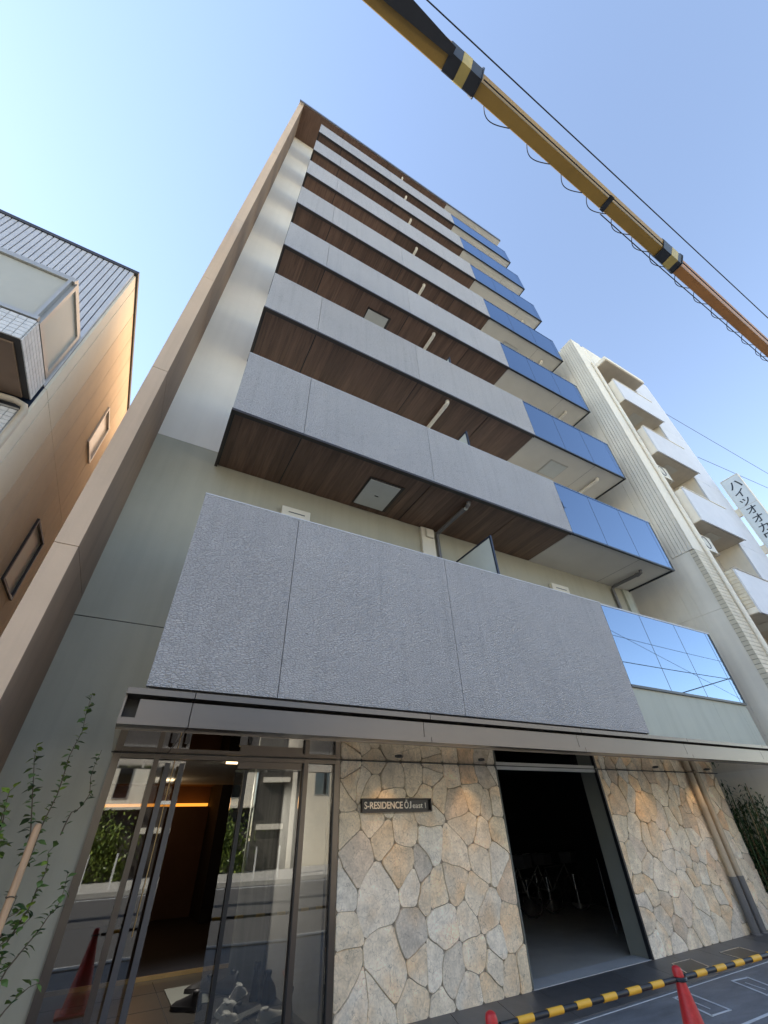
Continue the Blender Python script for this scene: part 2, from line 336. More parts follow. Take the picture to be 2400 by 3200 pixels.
def spot(name, loc, tgt, power, col, size, blend=.6, r=.03):
    l = bpy.data.lights.new(name, 'SPOT'); l.energy = power; l.color = col; l.spot_size = size; l.spot_blend = blend; l.shadow_soft_size = r
    o = bpy.data.objects.new(name, l); COL.objects.link(o); o.location = loc
    o.rotation_euler = (Vector(loc)-Vector(tgt)).to_track_quat('Z', 'Y').to_euler(); return o
def point(name, loc, power, col, r=.05):
    l = bpy.data.lights.new(name, 'POINT'); l.energy = power; l.color = col; l.shadow_soft_size = r
    o = bpy.data.objects.new(name, l); COL.objects.link(o); o.location = loc; return o

YB, YW = 4.308, 5.631          # balcony front plane, wall plane
XM, XR = 7.18, 10.88           # end of the cladding, end of the glass
def bz(n): return 6.543+3.12*(n-3)
PH = 1.462
ZS = 2.32                      # polished soffit over the ground floor
ZR = bz(10)                    # roof soffit
WX0, WX1, WY = -1.17, -.965, 4.41   # wing wall

# ---------------------------------------------------------------- ground
g = MB().box(-150, 150, -150, 150, -.5, -.16); struct(g.build('ground', 'asphalt'))
struct(MB().box(-60, 80, -12.0, .55, -.158, -.12).build('road', 'asphalt'))
struct(MB().box(-60, 80, .75, 17, -.156, 0).build('forecourt', 'paver'))
struct(MB().box(-60, 80, .55, .747, -.158, .02).build('kerb', 'concrete'))
struct(MB().box(-60, 80, -18.2, -12.0, -.156, .02).build('pavement', 'concrete'))
for y in (-.35, -11.3): struct(B(-60, 80, y-.06, y+.06, -.1195, -.1155).build('road_marking', 'line'))
fc = bpy.data.objects['forecourt']
k = .36   # the joints run slightly askew to the wall
tile0 = None
for i in range(17):
    x = 2.53+i*.655-.36*.0
    p = .004
    def q(z, ins=0): return [(x+p-k*.93, 4.72, z), (x+.655-p-k*.93, 4.72, z), (x+.655-p, 5.66, z), (x+p, 5.66, z)]
    if tile0 is None: tile0 = MB().hexa(q(.0005), q(.012)).build('paving_tile', 'tile', fc)
    else: inst('paving_tile', tile0, (i*.655, 0, 0), fc)
def flat(name, pts, z, m, parent, t=.004):
    return MB().hexa([(x, y, z) for x, y in pts], [(x, y, z+t) for x, y in pts]).build(name, m, parent)
def outline(pts, wd, z, m, parent, name='painted_line'):
    c = Vector((sum(p[0] for p in pts)/4, sum(p[1] for p in pts)/4))
    mb = MB()
    for i in range(4):
        a, b = Vector(pts[i]), Vector(pts[(i+1) % 4]); d = (b-a).normalized(); n = Vector((-d.y, d.x))*wd
        if (c-a).dot(n) < 0: n = -n
        mb.hexa([(*a, z), (*b, z), (*(b+n), z), (*(a+n), z)], [(*a, z+.004), (*b, z+.004), (*(b+n), z+.004), (*(a+n), z+.004)])
    return mb.build(name, m, parent)
man = [[(8.25, 4.80), (8.79, 4.83), (8.98, 5.27), (8.44, 5.28)], [(7.02, 4.88), (7.60, 4.95), (7.80, 5.33), (7.36, 5.34)]]
for i, pts in enumerate(man):
    t = thing('manhole_cover', (pts[0][0]+.35, 5.05, .013), ['square dark manhole cover beside the twin downpipes', 'square dark manhole cover near the bicycle room doorway'][i], 'manhole', 'manhole covers in the tile strip')
    flat('plate', pts, .0135, 'black', t); outline(pts, .018, .014, 'steel', t, 'rim')
for pts in ([(5.92, 4.02), (6.255, 4.0), (6.43, 4.54), (6.14, 4.57)], [(7.0, 4.0), (7.35, 4.05), (7.56, 4.48), (7.25, 4.52)], [(8.1, 3.9), (8.45, 3.95), (8.7, 4.45), (8.35, 4.48)]):
    struct(outline(pts, .022, .0015, 'line', fc))
    c = [sum(p[i] for p in pts)/4 for i in (0, 1)]
    struct(flat('painted_line', [(c[0]-.08, c[1]-.14), (c[0]-.07, c[1]-.14), (c[0]+.02, c[1]+.12), (c[0]+.01, c[1]+.12)], .0015, 'line', fc))
for y in (3.55, 3.72): struct(B(3.5, 12, y, y+.035, .0015, .005).build('painted_line', 'line', fc))
struct(B(3.0, 12.3, 4.66, 4.672, .0015, .005).build('paving_joint', 'line', fc))
struct(B(-.955, -.14, 4.3, 5.62, .0015, .05).build('planting_bed', 'soil'))

# ---------------------------------------------------------------- the apartment building
AB = thing('apartment_building', (5, 5.631, 0), 'tall grey-clad apartment building with stacked balconies and stone ground floor', 'building')
p = lambda mb, name, m, par=None, **kw: mb.build(name, m, par or AB, **kw)
# walls behind the balconies
p(B(WX1, 11.0, YW, 5.95, 6.824, ZR), 'wall', 'white')
gw = p(B(WX1, 11.0, YW, 5.95, 3.681, 6.821), 'wall', 'green')
p(B(WX1, 11.0, YW, 5.95, 2.45, 3.669), 'wall', 'green')
p(B(WX1, 11.0, YW+.012, 5.94, 3.669, 3.681), 'joint', 'bronze')
p(B(WX1, -.10, YW+.001, 5.95, 0, 2.45), 'wall', 'green')
p(B(-.30, -.285, YW-.004, YW+.01, 3.69, 6.4), 'joint', 'green')
p(B(WX1, 11.0, 5.95, 16.5, 2.75, ZR+.1), 'core', 'white')
p(B(10.86, 11.1, 5.95, 16.5, 0, 2.75), 'wall', 'white')
# wing wall on the left, in lifts with a joint at every storey
zz = [0, 3.9, 6.9]+[bz(n)+.2 for n in range(4, 10)]+[ZR+.16]
for a, b in zip(zz, zz[1:]):
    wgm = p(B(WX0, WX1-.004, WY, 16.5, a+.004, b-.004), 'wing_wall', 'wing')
    p(B(WX1-.004, WX1, WY+.004, YW, a+.004, b-.004), 'wing_wall_shaded_side', 'wing_shaded')  # thin sheet on the inner side; its shade is in the colour
p(B(WX0+.01, WX1-.014, WY+.012, 16.4, 0, ZR+.1), 'wing_core', 'wing_shaded')
# roof
rf = p(B(WX0, 11.0, YB, 16.5, ZR+.012, ZR+.20), 'roof', 'white')
p(B(WX0-.01, 11.01, YB-.02, YB+.0, ZR-.03, ZR+.22), 'fascia', 'canopy', rf)
p(B(WX1, XM, YB+.03, YW, ZR-.004, ZR+.01), 'soffit_panel', 'wood', rf)
p(B(XM+.004, 11.0, YB+.03, YW, ZR-.004, ZR+.01), 'soffit_panel', 'soffw', rf)
for x in (1.1, 3.55, 5.6): p(B(x-.008, x+.008, YB+.04, YW, ZR-.007, ZR-.0045), 'joint', 'black', rf)

def pipe_run(par, x, z, m, y0=4.50, y1=5.52, drop=0, r=.042):
    pts = [(x, y1+.06, z-.09-drop), (x, y1+.06, z-.16)] if drop else [(x, y1+.12, z-.085)]
    if drop: pts += [(x, y1+.03, z-.10), (x, y1-.03, z-.085)]
    pts += [(x, y0+.06, z-.085), (x, y0+.015, z-.075), (x, y0, z-.03), (x, y0, z+.01)]
    o = MB().tube(pts, r, 10).build('drain_pipe', m, par, smooth=True)
    return o
def collar(par, x, z, m, y): return MB().tube([(x, y, z-.085), (x, y+.06, z-.085)], .052, 10).build('pipe_collar', m, par, smooth=True)

pipe_run(rf, 4.47, ZR, 'pipew', r=.05); pipe_run(rf, 10.10, ZR, 'pipew', y0=4.72, r=.05)
plank0 = {}
planks = 0
GX = [XM+.012, 8.35, 9.515, 10.70, XR]
for n in range(2, 10):
    z0, z1 = (2.659, 4.882) if n == 2 else (bz(n), bz(n)+PH)
    zf = z0 if n > 2 else 3.40
    sl = MB()
    if n > 2: sl.box(.02, XR-.02, YB+.10, YW, z0+.03, z0+.24)
    else: sl.box(.02, XR-.02, YB+.10, YW, 2.66, 3.55)
    slab = p(sl, 'balcony', 'soffw')
    # cladding in three lengths with open joints
    js = [-.005, 1.18 if n == 2 else 1.09, 3.54 if n == 2 else 3.57, XM]
    for a, b in zip(js, js[1:]):
        B(a+.004, b-.004, YB, YB+.06, z0, z1).build('fascia_panel', 'panel', slab)
    B(0, XM, YB+.061, YB+.10, z0+.02, z1-.004).build('parapet', 'bronze', slab)
    B(-.005, XM, YB-.004, YB+.13, z1+.001, z1+.016).build('coping', 'louver', slab)
    if n > 2:
        # bronze drip trim along the foot and at the left end
        B(-.01, XM, YB-.002, YB+.075, z0-.045, z0-.002).build('trim', 'bronze', slab)
        B(-.01, .035, YB+.076, YW-.002, z0-.045, z0+.028).build('trim', 'bronze', slab)
        B(.035, XM, YB+.076, YW-.001, z0+.005, z0+.03).build('soffit_backing', 'black', slab)
        sj = [.04, 1.09, 3.57, 5.66, XM-.004]
        hx = (2.50, 3.15) if n in (3, 5) else ((1.5, 2.1) if n == 9 else None)
        if n <= 6:
            for a, b in zip(sj, sj[1:]):
                cnt = max(1, round((b-a-.02)/.135)); wdt = (b-a-.02)/cnt
                for i in range(cnt):
                    x = a+.01+i*wdt; jz = random.uniform(0, .003)
                    B(x+.0015, x+wdt-.0015, YB+.085, YW-.012, z0-.010-jz, z0+.003).build('soffit_plank', 'wood', slab); planks += 1
        else:
            for a, b in zip(sj, sj[1:]): B(a+.01, b-.01, YB+.085, YW-.012, z0-.012, z0+.003).build('soffit_panel', 'wood', slab)
        if hx:
            h = B(hx[0]-.03, hx[1]+.03, 4.70, 5.49, z0-.030, z0-.0135).build('hatch_frame', 'bronze', slab)
            B(hx[0], hx[1]-.04, 4.74, 5.46, z0-.044, z0-.0305).build('escape_hatch', 'hatch', slab)
            B(hx[0]+.26, hx[0]+.34, 5.10, 5.115, z0-.052, z0-.0445).build('hatch_latch', 'black', slab)
        # painted soffit under the glass part
        B(XM+.004, XR-.03, YB+.06, YW-.001, z0-.012, z0+.028).build('soffit_panel', 'soffw', slab)
        B(XM+.012, XR, YB-.004, YB+.045, z0-.050, z0-.006).build('trim', 'black', slab)
        B(XR-.03, XR, YB+.046, YW-.002, z0-.050, z0-.006).build('trim', 'black', slab)
        B(9.60, 9.606, YB+.07, YW-.01, z0-.0145, z0-.0125).build('joint', 'bronze', slab)
        if n in (4, 6):
            B(8.24, 8.92, 4.76, 5.33, z0-.024, z0-.0125).build('hatch_frame', 'alum', slab)
            B(8.27, 8.89, 4.79, 5.30, z0-.034, z0-.0245).build('escape_hatch', 'hatch', slab)
        if n == 3:
            pipe_run(slab, 4.49, z0, 'pipeg', drop=1.2); collar(slab, 4.49, z0, 'steel', 4.56)
            pipe_run(slab, 10.10, z0, 'pipeg', y0=4.72, drop=1.2); collar(slab, 10.10, z0, 'pipeg', 4.80)
        else:
            pipe_run(slab, 4.47, z0, 'pipew', r=.05); collar(slab, 4.47, z0, 'pipew', 4.58)
            pipe_run(slab, 10.10, z0, 'pipew', y0=4.72, r=.05); collar(slab, 10.10, z0, 'pipew', 4.80)
    # glass balustrade
    gz0, gz1 = (3.392, 4.88) if n == 2 else (z0-.006, z0+PH)
    for a, b in zip(GX, GX[1:]):
        B(a+.006, b-.006, YB+.008, YB+.020, gz0+.012, gz1-.03).build('glass_pane', 'bglass', slab)
    B(XR-.020, XR-.008, YB+.03, YW-.004, gz0+.012, gz1-.03).build('glass_pane', 'bglass', slab)
    for x in GX[1:-1]: B(x-.006, x+.006, YB+.006, YB+.05, gz0+.012, gz1-.03).build('mullion', 'ink', slab)
    B(GX[0]-.010, GX[0]+.004, YB+.004, YB+.05, gz0, gz1-.03).build('mullion', 'ink', slab)
    B(XR-.007, XR+.004, YB+.004, YB+.05, gz0, gz1-.03).build('mullion', 'ink', slab)
    B(GX[0]-.01, XR+.006, YB+.0, YB+.06, gz1-.03, gz1).build('hand_rail', 'bglass' if n > 2 else 'louver', slab)
    B(XR-.05, XR+.006, YB+.061, YW-.003, gz1-.03, gz1).build('hand_rail', 'louver', slab)
    B(GX[0], XR-.03, YB+.055, YB+.095, gz0+.03, gz1-.05).build('balustrade_backing', 'ink', slab)
    if n == 2:
        B(XM+.012, XR, YB-.004, YB+.05, gz0-.03, gz0+.011).build('trim', 'black', slab)
        B(XR-.03, XR, YB+.051, YW-.004, gz0-.03, gz0+.011).build('trim', 'black', slab)
        for a, b in ((XM+.002, 9.64), (9.644, 10.58), (10.584, XR)):
            B(a, b, YB+.03, YB+.098, 2.60, gz0-.032).build('wall_panel', 'lgreen', slab)
        B(XR-.06, XR, YB+.099, YW-.004, 2.45, gz0-.032).build('wall_panel', 'lgreen', slab)
    # divider between the flats
    zt = (3.6, 5.93) if n == 2 else (z0+.24, z0+2.35)
    fr = MB()
    yy0, yy1 = 4.56, YW-.004
    fr.box(4.93, 4.965, yy0, yy0+.035, *zt).box(4.93, 4.965, yy0+.035, yy1, zt[1]-.035, zt[1])
    dv = fr.build('divider', 'ink', slab)
    B(4.94, 4.955, yy0+.036, yy1, zt[0], zt[1]-.036).build('divider_board', 'frost', slab)
# fittings on the wall over the first balcony
for x0, x1, zt in ((1.2, 1.71, 6.03), (7.64, 8.21, 6.02)):
    v = p(B(x0, x1, YW-.09, YW-.001, zt-.24, zt), 'vent_cover', 'ivory', bevel=.012)
    B(x0+.12, x1-.1, YW-.094, YW-.0905, zt-.115, zt-.095).build('slot', 'pipeg', v)
dc = p(B(4.08, 4.40, YW-.07, YW-.001, 4.6, 6.52), 'duct_cover', 'ivory', bevel=.01)
B(4.17, 4.36, YW-.13, YW-.0705, 6.27, 6.47).build('duct_outlet', 'ivory', dc, bevel=.02)
p(B(4.44, 4.62, YW-.03, YW-.001, 4.6, 6.50), 'duct_cover', 'green')
p(B(10.55, 10.8, YW-.06, YW-.001, 4.6, 6.50), 'duct_cover', 'lgreen')

# ---------------------------------------------------------------- canopy over the ground floor
cx0, cx1 = -.13, 11.25
cy = 4.15
cn = p(B(cx0+.02, cx1, 4.36, 5.63, ZS+.004, 2.64), 'canopy', 'bronze')
B(-.02, cx1, 4.345, 4.359, ZS+.002, 2.60).build('backing', 'bronze', cn)
segs = [cx0, .405, 2.89, 5.357, 7.835, 10.2, cx1]
for i, (a, b) in enumerate(zip(segs, segs[1:])):
    B(a+.004, b-.004, cy-.01, 4.36, 2.547, 2.595).build('top_plate', 'canopy', cn)
    aa = a-.07 if i > 1 else a; bb = b-.07 if i > 0 else b
    if i == 0: aa = -.015
    if i == len(segs)-2: bb = b
    B(aa+.004, bb-.004, cy+.035, cy+.06, 2.372, 2.52).build('fascia', 'canopy', cn)
    B(a+.004, b-.004, cy, cy+.20, 2.322, 2.371).build('bottom_plate', 'canopy', cn)
    # mirror-polished soffit sheets
    B(a+.003, b-.003, cy+.205, YW-.012, ZS-.006, ZS+.003).build('soffit_sheet', 'mirror', cn)
B(cx0, cx0+.018, 4.20, 5.63, 2.33, 2.60).build('end_plate', 'canopy', cn)
B(cx0, cx1, YW-.011, YW-.001, ZS-.012, ZS+.05).build('shadow_gap', 'black', cn)
for i, x in enumerate((3.047, 4.381, 8.327, 9.947, 5.9+.3)):
    if i == 4: continue
    d = MB().lathe((x, 5.13, ZS-.0185), [(.055, 0), (.06, .004), (.06, .012)], 4).build('downlight', 'black', cn)
    MB().lathe((x, 5.13, ZS-.0225), [(.03, 0), (.03, .0035)], 12).build('lens', 'black', d)
    spot('downlight_lamp', (x, 5.13, ZS-.03), (x+.03, 5.66, 1.5), 3.5, (1, .58, .26), R(62), .7)

# ---------------------------------------------------------------- rubble stone walls
def cells(x0, x1, z0, z1, n, seed, ax=.9):
    rg = random.Random(seed); pts = []
    W, H = (x1-x0), (z1-z0)
    best = []
    for i in range(n):      # dart throwing with uneven spacing gives big and small stones
        bd, bp = -1, None
        for _ in range(6):
            q = (rg.uniform(0, W), rg.uniform(0, H))
            d = min([math.hypot(q[0]-a, (q[1]-b)*ax) for a, b in pts] or [9])*rg.uniform(.7, 1.3)
            if d > bd: bd, bp = d, q
        pts.append(bp)
    out = []
    for i, (a, b) in enumerate(pts):
        poly = [(0, 0), (W, 0), (W, H), (0, H)]
        for j, (c, d) in enumerate(pts):
            if i == j: continue
            nx, nz = c-a, (d-b)*ax*ax; mx, mz = (a+c)/2, (b+d)/2
            f = lambda q: (q[0]-mx)*nx+(q[1]-mz)*nz
            new = []
            for s in range(len(poly)):
                u, v = poly[s], poly[(s+1) % len(poly)]; fu, fv = f(u), f(v)
                if fu <= 0: new.append(u)
                if fu*fv < 0: t = fu/(fu-fv); new.append((u[0]+(v[0]-u[0])*t, u[1]+(v[1]-u[1])*t))
            poly = new
            if not poly: break
        if len(poly) >= 3: out.append([(x+x0, z+z0) for x, z in poly])
    return [[warp(q, x0, x1, z0, z1) for q in subdiv(c)] for c in out]
def subdiv(c):
    o = []
    for i in range(len(c)):
        a, b = Vector(c[i]), Vector(c[(i+1) % len(c)]); L = (b-a).length; m = max(1, round(L/.075))
        o += [a.lerp(b, j/m) for j in range(m)]
    return o
def warp(q, x0, x1, z0, z1):
    v = Vector((q[0]*2.1, q[1]*2.1, 3.3)); n = mnoise.noise_vector(v)*.085+mnoise.noise_vector(v*3.1)*.022
    e = min(1, (q[0]-x0)/.1, (x1-q[0])/.1); f = min(1, (q[1]-z0)/.1, (z1-q[1])/.1)
    return (q[0]+n.x*max(0, e), q[1]+n.y*max(0, f))
def inset(poly, d):
    n = len(poly); res = []
    area = sum(poly[i][0]*poly[(i+1) % n][1]-poly[(i+1) % n][0]*poly[i][1] for i in range(n))
    sg = 1 if area > 0 else -1
    L = []
    for i in range(n):
        a, b = Vector(poly[i]), Vector(poly[(i+1) % n]); e = b-a
        if e.length < .004: continue
        e.normalize(); nn = Vector((-e.y, e.x))*sg; L.append((a+nn*d, e))
    for i in range(len(L)):
        (a, e), (b, f) = L[i-1], L[i]; den = e.x*f.y-e.y*f.x
        if abs(den) < 1e-4: res.append(b); continue
        t = ((b.x-a.x)*f.y-(b.y-a.y)*f.x)/den; res.append(a+e*t)
    return res
def rounded(poly, rg):
    out = []; n = len(poly)
    for i in range(n):      # knock the sharp corners off
        a, b, c = Vector(poly[i-1]), Vector(poly[i]), Vector(poly[(i+1) % n])
        u, v = (a-b), (c-b)
        if u.length > .012 and v.length > .012 and u.angle(v) < 2.5:
            d = min(.026, u.length*.42, v.length*.42); out += [b+u.normalized()*d, b+v.normalized()*d]
        else: out.append(b)
    return out
def stone_wall(x0, x1, n, seed):
    bk = p(B(x0, x1, YW-.004, 5.95, 0, ZS+.12), 'stone_wall', 'mortar')
    rg = random.Random(seed*3)
    for poly in cells(x0+.003, x1-.003, .006, ZS-.012, n, seed):
        q = inset(poly, rg.uniform(.0022, .0042))
        ar = abs(sum(q[i-1][0]*q[i][1]-q[i][0]*q[i-1][1] for i in range(len(q))))/2 if len(q) > 2 else 0
        if ar < .003 or ar > .5: continue
        q = rounded(q, rg); c = sum(q, Vector((0, 0)))/len(q)
        pr = rg.uniform(.012, .030); tx, tz = rg.uniform(-.035, .035), rg.uniform(-.035, .035)
        clampx = lambda x: min(max(x, x0+.001), x1-.001)
        ring0 = [(clampx(v.x), YW-.002, max(.002, v.y)) for v in q]
        ring1 = [(clampx(v.x), YW-pr*.75, max(.002, v.y)) for v in q]
        ring2 = [(clampx(c.x+(v.x-c.x)*.975), YW-pr+(v.x-c.x)*tx+(v.y-c.y)*tz, max(.004, c.y+(v.y-c.y)*.975)) for v in q]
        MB().loft([ring0, ring1, ring2]).build('stone', 'stone', bk)
    return bk
stone_wall(2.455, 5.045, 66, 11)
stone_wall(7.372, 11.1, 122, 23)
# name sign in a black recessed box
sg = p(B(2.755, 3.755, YW-.045, YW-.0445+.02, 1.772, 1.888), 'name_sign', 'black')
fm = MB().box(2.74, 3.77, YW-.085, YW-.03, 1.889, 1.902).box(2.74, 3.77, YW-.085, YW-.03, 1.758, 1.771).box(2.74, 2.754, YW-.085, YW-.03, 1.771, 1.889).box(3.756, 3.77, YW-.085, YW-.03, 1.771, 1.889)
fm.build('sign_frame', 'bronze', sg)
def text_mesh(s, name, m, org, wid, hei, rz, parent, ext=.004, off=0.0):
    c = bpy.data.curves.new(name, 'FONT'); c.body = s; c.size = .1; c.extrude = ext; c.offset = off
    o = bpy.data.objects.new('tmp_text', c); COL.objects.link(o)
    me = bpy.data.meshes.new_from_object(o.evaluated_get(bpy.context.evaluated_depsgraph_get()))
    bpy.data.objects.remove(o); bpy.data.curves.remove(c)
    xs = [v.co.x for v in me.vertices]; ys = [v.co.y for v in me.vertices]
    sx = wid/(max(xs)-min(xs)) if wid else hei/(max(ys)-min(ys)); sy = hei/(max(ys)-min(ys)) if hei else sx
    me.transform(Matrix.Rotation(rz, 4, 'Z') @ Matrix.Rotation(R(90), 4, 'X') @ Matrix.Diagonal((sx, sy, 1, 1)) @ Matrix.Translation((-min(xs), -min(ys), 0)))
    me.materials.append(MT[m]); me.name = name
    return link(name, me, org, parent)
text_mesh('S-RESIDENCE', 'lettering', 'letter', (2.783, YW-.05, 1.795), .555, .074, 0, sg, off=.0014)
text_mesh('Ō', 'lettering', 'letter', (3.362, YW-.05, 1.795), .064, .092, 0, sg, off=.0014)
text_mesh('J', 'lettering', 'letter', (3.434, YW-.05, 1.795), .034, .076, 0, sg, off=.0014)
text_mesh('east I', 'lettering', 'letter', (3.487, YW-.05, 1.797), .205, .058, 0, sg, off=.0008)

# ---------------------------------------------------------------- entrance
en = p(B(-.105, -.035, YW-.02, YW+.06, 0, ZS-.014), 'entrance', 'frame')
for x0, x1 in ((.29, .34), (1.975, 2.03), (2.385, 2.452)): B(x0, x1, YW-.02, YW+.06, 0, ZS-.014).build('mullion', 'frame', en)
for x0, x1 in ((-.034, .289), (.341, 1.974), (2.031, 2.384)): B(x0, x1, YW-.018, YW+.058, ZS-.055, ZS-.016).build('transom', 'frame', en)
for x0, y0 in ((1.962, -.021), (2.372, -.021), (-.047, -.001)): B(x0, x0+.0125, YW+y0, YW+.05, 0, ZS-.06).build('glazing_bead', 'black', en)
B(-.034, .289, YW+.015, YW+.027, .04, ZS-.061).build('glass_pane', 'eglass', en)
B(2.031, 2.371, YW+.015, YW+.027, .04, ZS-.061).build('glass_pane', 'eglass', en)
ja = R(7); hx_, hy_ = 1.958, YW+.036
def ajar(u0, u1, n0, n1, z0, z1):   # box on the swung leaf: u from the hinge to the left, n out towards the street
    c = [(hx_-u*math.cos(ja)-n*math.sin(ja), hy_+u*math.sin(ja)-n*math.cos(ja)) for u, n in ((u0, n0), (u1, n0), (u1, n1), (u0, n1))]
    return MB().hexa([(*q, z0) for q in c], [(*q, z1) for q in c])
ajar(.004, .775, -.006, .006, .02, 2.193).build('glass_door', 'eglass', en)
B(1.183, 1.961, YW+.012, YW+.05, 2.1955, 2.266).build('door_header', 'frame', en)
ajar(.64, .68, .05, .085, .04, 2.18).build('door_handle', 'black', en)
B(.50, .506, YW+.03, YW+.05, .9, ZS-.051).build('door_edge', 'gold', en)
B(.345, .62, YW+.062, YW+.074, .02, ZS-.06).build('glass_door', 'eglass', en)
for x in (.405, .55):
    h = B(x, x+.05, YW-.09, YW-.055, .05, 2.22).build('door_handle', 'handle', en)
    for z in (.5, 1.75): B(x+.015, x+.035, YW-.054, YW+.061, z, z+.03).build('bracket', 'steel', h)
B(.456, .549, YW-.085, YW-.06, 1.86, 1.89).build('handle_bridge', 'steel', en)
for x0, x1 in ((-.034, .289), (2.031, 2.384)): B(x0, x1, YW-.012, YW+.05, 0, .039).build('sill', 'frame', en)
# entrance hall behind the glass
hall = p(B(-.10, 4.4, YW+.08, 14.8, .002, .006), 'hall_floor', 'floor')
for i in range(4): B(-.09, 4.3, 6.3+i*.72, 6.305+i*.72, .0065, .0085).build('floor_joint', 'dark', hall)
for i in range(3): B(.45+i*.75, .455+i*.75, YW+.1, 9.0, .0067, .0087).build('floor_joint', 'dark', hall)
B(-.09, 4.3, 9.14, 9.18, .0068, .05).build('step_edge', 'gold', hall)
B(-.09, 4.3, 9.181, 14.7, .0068, .045).build('raised_floor', 'dark', hall)
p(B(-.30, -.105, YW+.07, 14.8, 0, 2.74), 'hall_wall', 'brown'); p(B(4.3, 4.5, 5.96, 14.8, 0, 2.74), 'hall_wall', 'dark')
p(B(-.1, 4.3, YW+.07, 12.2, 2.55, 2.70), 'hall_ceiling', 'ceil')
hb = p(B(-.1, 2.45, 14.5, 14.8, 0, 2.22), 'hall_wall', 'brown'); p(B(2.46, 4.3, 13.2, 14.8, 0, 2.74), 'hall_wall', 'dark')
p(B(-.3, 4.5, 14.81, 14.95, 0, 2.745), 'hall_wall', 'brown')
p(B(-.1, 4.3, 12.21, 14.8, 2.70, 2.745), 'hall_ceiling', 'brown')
p(B(-.1, 2.40, 14.52, 14.70, 2.24, 2.30), 'cove_light', 'cove')
p(B(1.97, 2.44, 7.92, 7.98, .008, 2.5), 'striped_board', 'stripe')
p(B(2.44, 2.50, 5.96, 7.98, .008, 2.5), 'hall_wall', 'concrete')
p(B(.9, 1.06, 11.0, 11.12, 2.52, 2.549), 'ceiling_lamp_or_fill_plate', 'lamp'); p(B(.55, .71, 8.6, 8.72, 2.50, 2.549), 'smoke_detector', 'ivory')
point('hall_lamp_or_fill', (1.4, 12.9, 2.2), 2.2, (1, .5, .18), .15)
point('hall_lamp_or_fill', (.98, 11.06, 2.35), .8, (1, .75, .45), .08)
spot('hall_lamp_or_fill', (1.6, 8.0, 2.5), (1.95, 7.3, 0), 85, (1, .93, .84), R(125), .8)  # added fill that brightens the shoes and striped board, no known lamp
p(B(1.5, 1.7, 7.9, 8.1, 2.515, 2.549), 'ceiling_lamp_or_fill_plate', 'lamp')  # added glowing plate, placed only to go with the fill spot

# ---------------------------------------------------------------- bicycle room
p(B(5.046, 7.372, YW-.012, 5.93, .002, .018), 'sill', 'thresh')
p(B(4.55, 10.85, 5.951, 12, .002, .006), 'bicycle_room_floor', 'bfloor')
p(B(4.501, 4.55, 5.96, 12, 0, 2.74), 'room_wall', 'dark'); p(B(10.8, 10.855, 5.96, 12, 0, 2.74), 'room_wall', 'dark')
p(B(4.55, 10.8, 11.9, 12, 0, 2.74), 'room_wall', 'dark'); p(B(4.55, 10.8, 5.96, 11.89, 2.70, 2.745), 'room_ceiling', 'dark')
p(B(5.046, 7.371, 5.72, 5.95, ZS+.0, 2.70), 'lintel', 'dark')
p(B(5.047, 7.345, YW-.006, YW+.05, ZS-.055, ZS-.0125), 'shutter_rail', 'hatch')
p(B(7.352, 7.3715, YW+.02, 5.955, .019, ZS-.013), 'jamb', 'jamb'); p(B(7.335, 7.3715, YW-.042, YW+.018, .019, ZS-.013), 'jamb', 'black')
p(B(5.0455, 5.06, YW-.03, 5.955, .019, ZS-.013), 'jamb', 'jamb')
ps = tag(MB().tube([(8.41, 6.98, .007), (8.41, 6.98, 1.02)], .012, 8).build('steel_post', 'steel', smooth=True), 'thin steel post standing inside the dark bicycle room', 'post')
def bicycle(x, y, rz, label):
    t = thing('bicycle', (0, 0, .006), label, 'bicycle', 'bicycles parked in the dark room')
    for yy in (-.5, .5):
        w_ = MB().tube([(0, yy+.31*math.cos(a), .32+.31*math.sin(a)) for a in [2*math.pi*i/20 for i in range(20)]], .016, 6, closed=True).build('wheel', 'tyre', t)
        sp = MB()
        for i in range(6):
            a = math.pi*i/6; sp.tube([(0, yy+.29*math.cos(a), .32+.29*math.sin(a)), (0, yy-.29*math.cos(a), .32-.29*math.sin(a))], .002, 3)
        sp.build('spokes', 'steel', w_)
    MB().tube([(0, .5, .32), (0, .12, .30), (0, .2, .72), (0, -.32, .78), (0, .12, .30)], .016, 6).tube([(0, .5, .32), (0, .18, .68)], .01, 6).tube([(0, -.5, .32), (0, -.36, .70), (0, -.30, .98)], .014, 6).build('frame', 'pipeg', t)
    MB().tube([(-.28, -.16, 1.02), (-.2, -.30, 1.03), (0, -.31, .98), (.2, -.30, 1.03), (.28, -.16, 1.02)], .011, 6).build('handlebar', 'steel', t)
    MB().loft([[(a*.03, -.02, .86), (-a*.03, -.02, .86), (-a*.03, -.02, .89), (a*.03, -.02, .89)] if 0 else [(s*wd, yq, z) for s, z in ((-1, .86), (1, .86), (1, .90), (-1, .90))] for a, wd, yq in ((1, .025, .02), (1, .05, .15), (1, .08, .28), (1, .06, .32))]).tube([(0, .2, .7), (0, .21, .86)], .012, 6).build('saddle', 'tyre', t)
    MB().loft([[(s*.16, -.62+b, .82), (s*.16, -.36+b, .82), (s*.18, -.34+b, 1.02), (s*.18, -.64+b, 1.02)] for s in (-1, 1) for b in (0,)]).build('basket', 'handle', t)
    t.location = (x, y, .006); t.rotation_euler.z = rz
bl = ['bicycle nearest the left side of the dark room', 'bicycle second from the left in the dark room', 'bicycle in the middle of the dark room row', 'bicycle second from the right in the dark room', 'bicycle deepest to the right in the dark room']
for i in range(5): bicycle(6.9+i*.75, 9.6+.12*(i % 2), .25, bl[i])

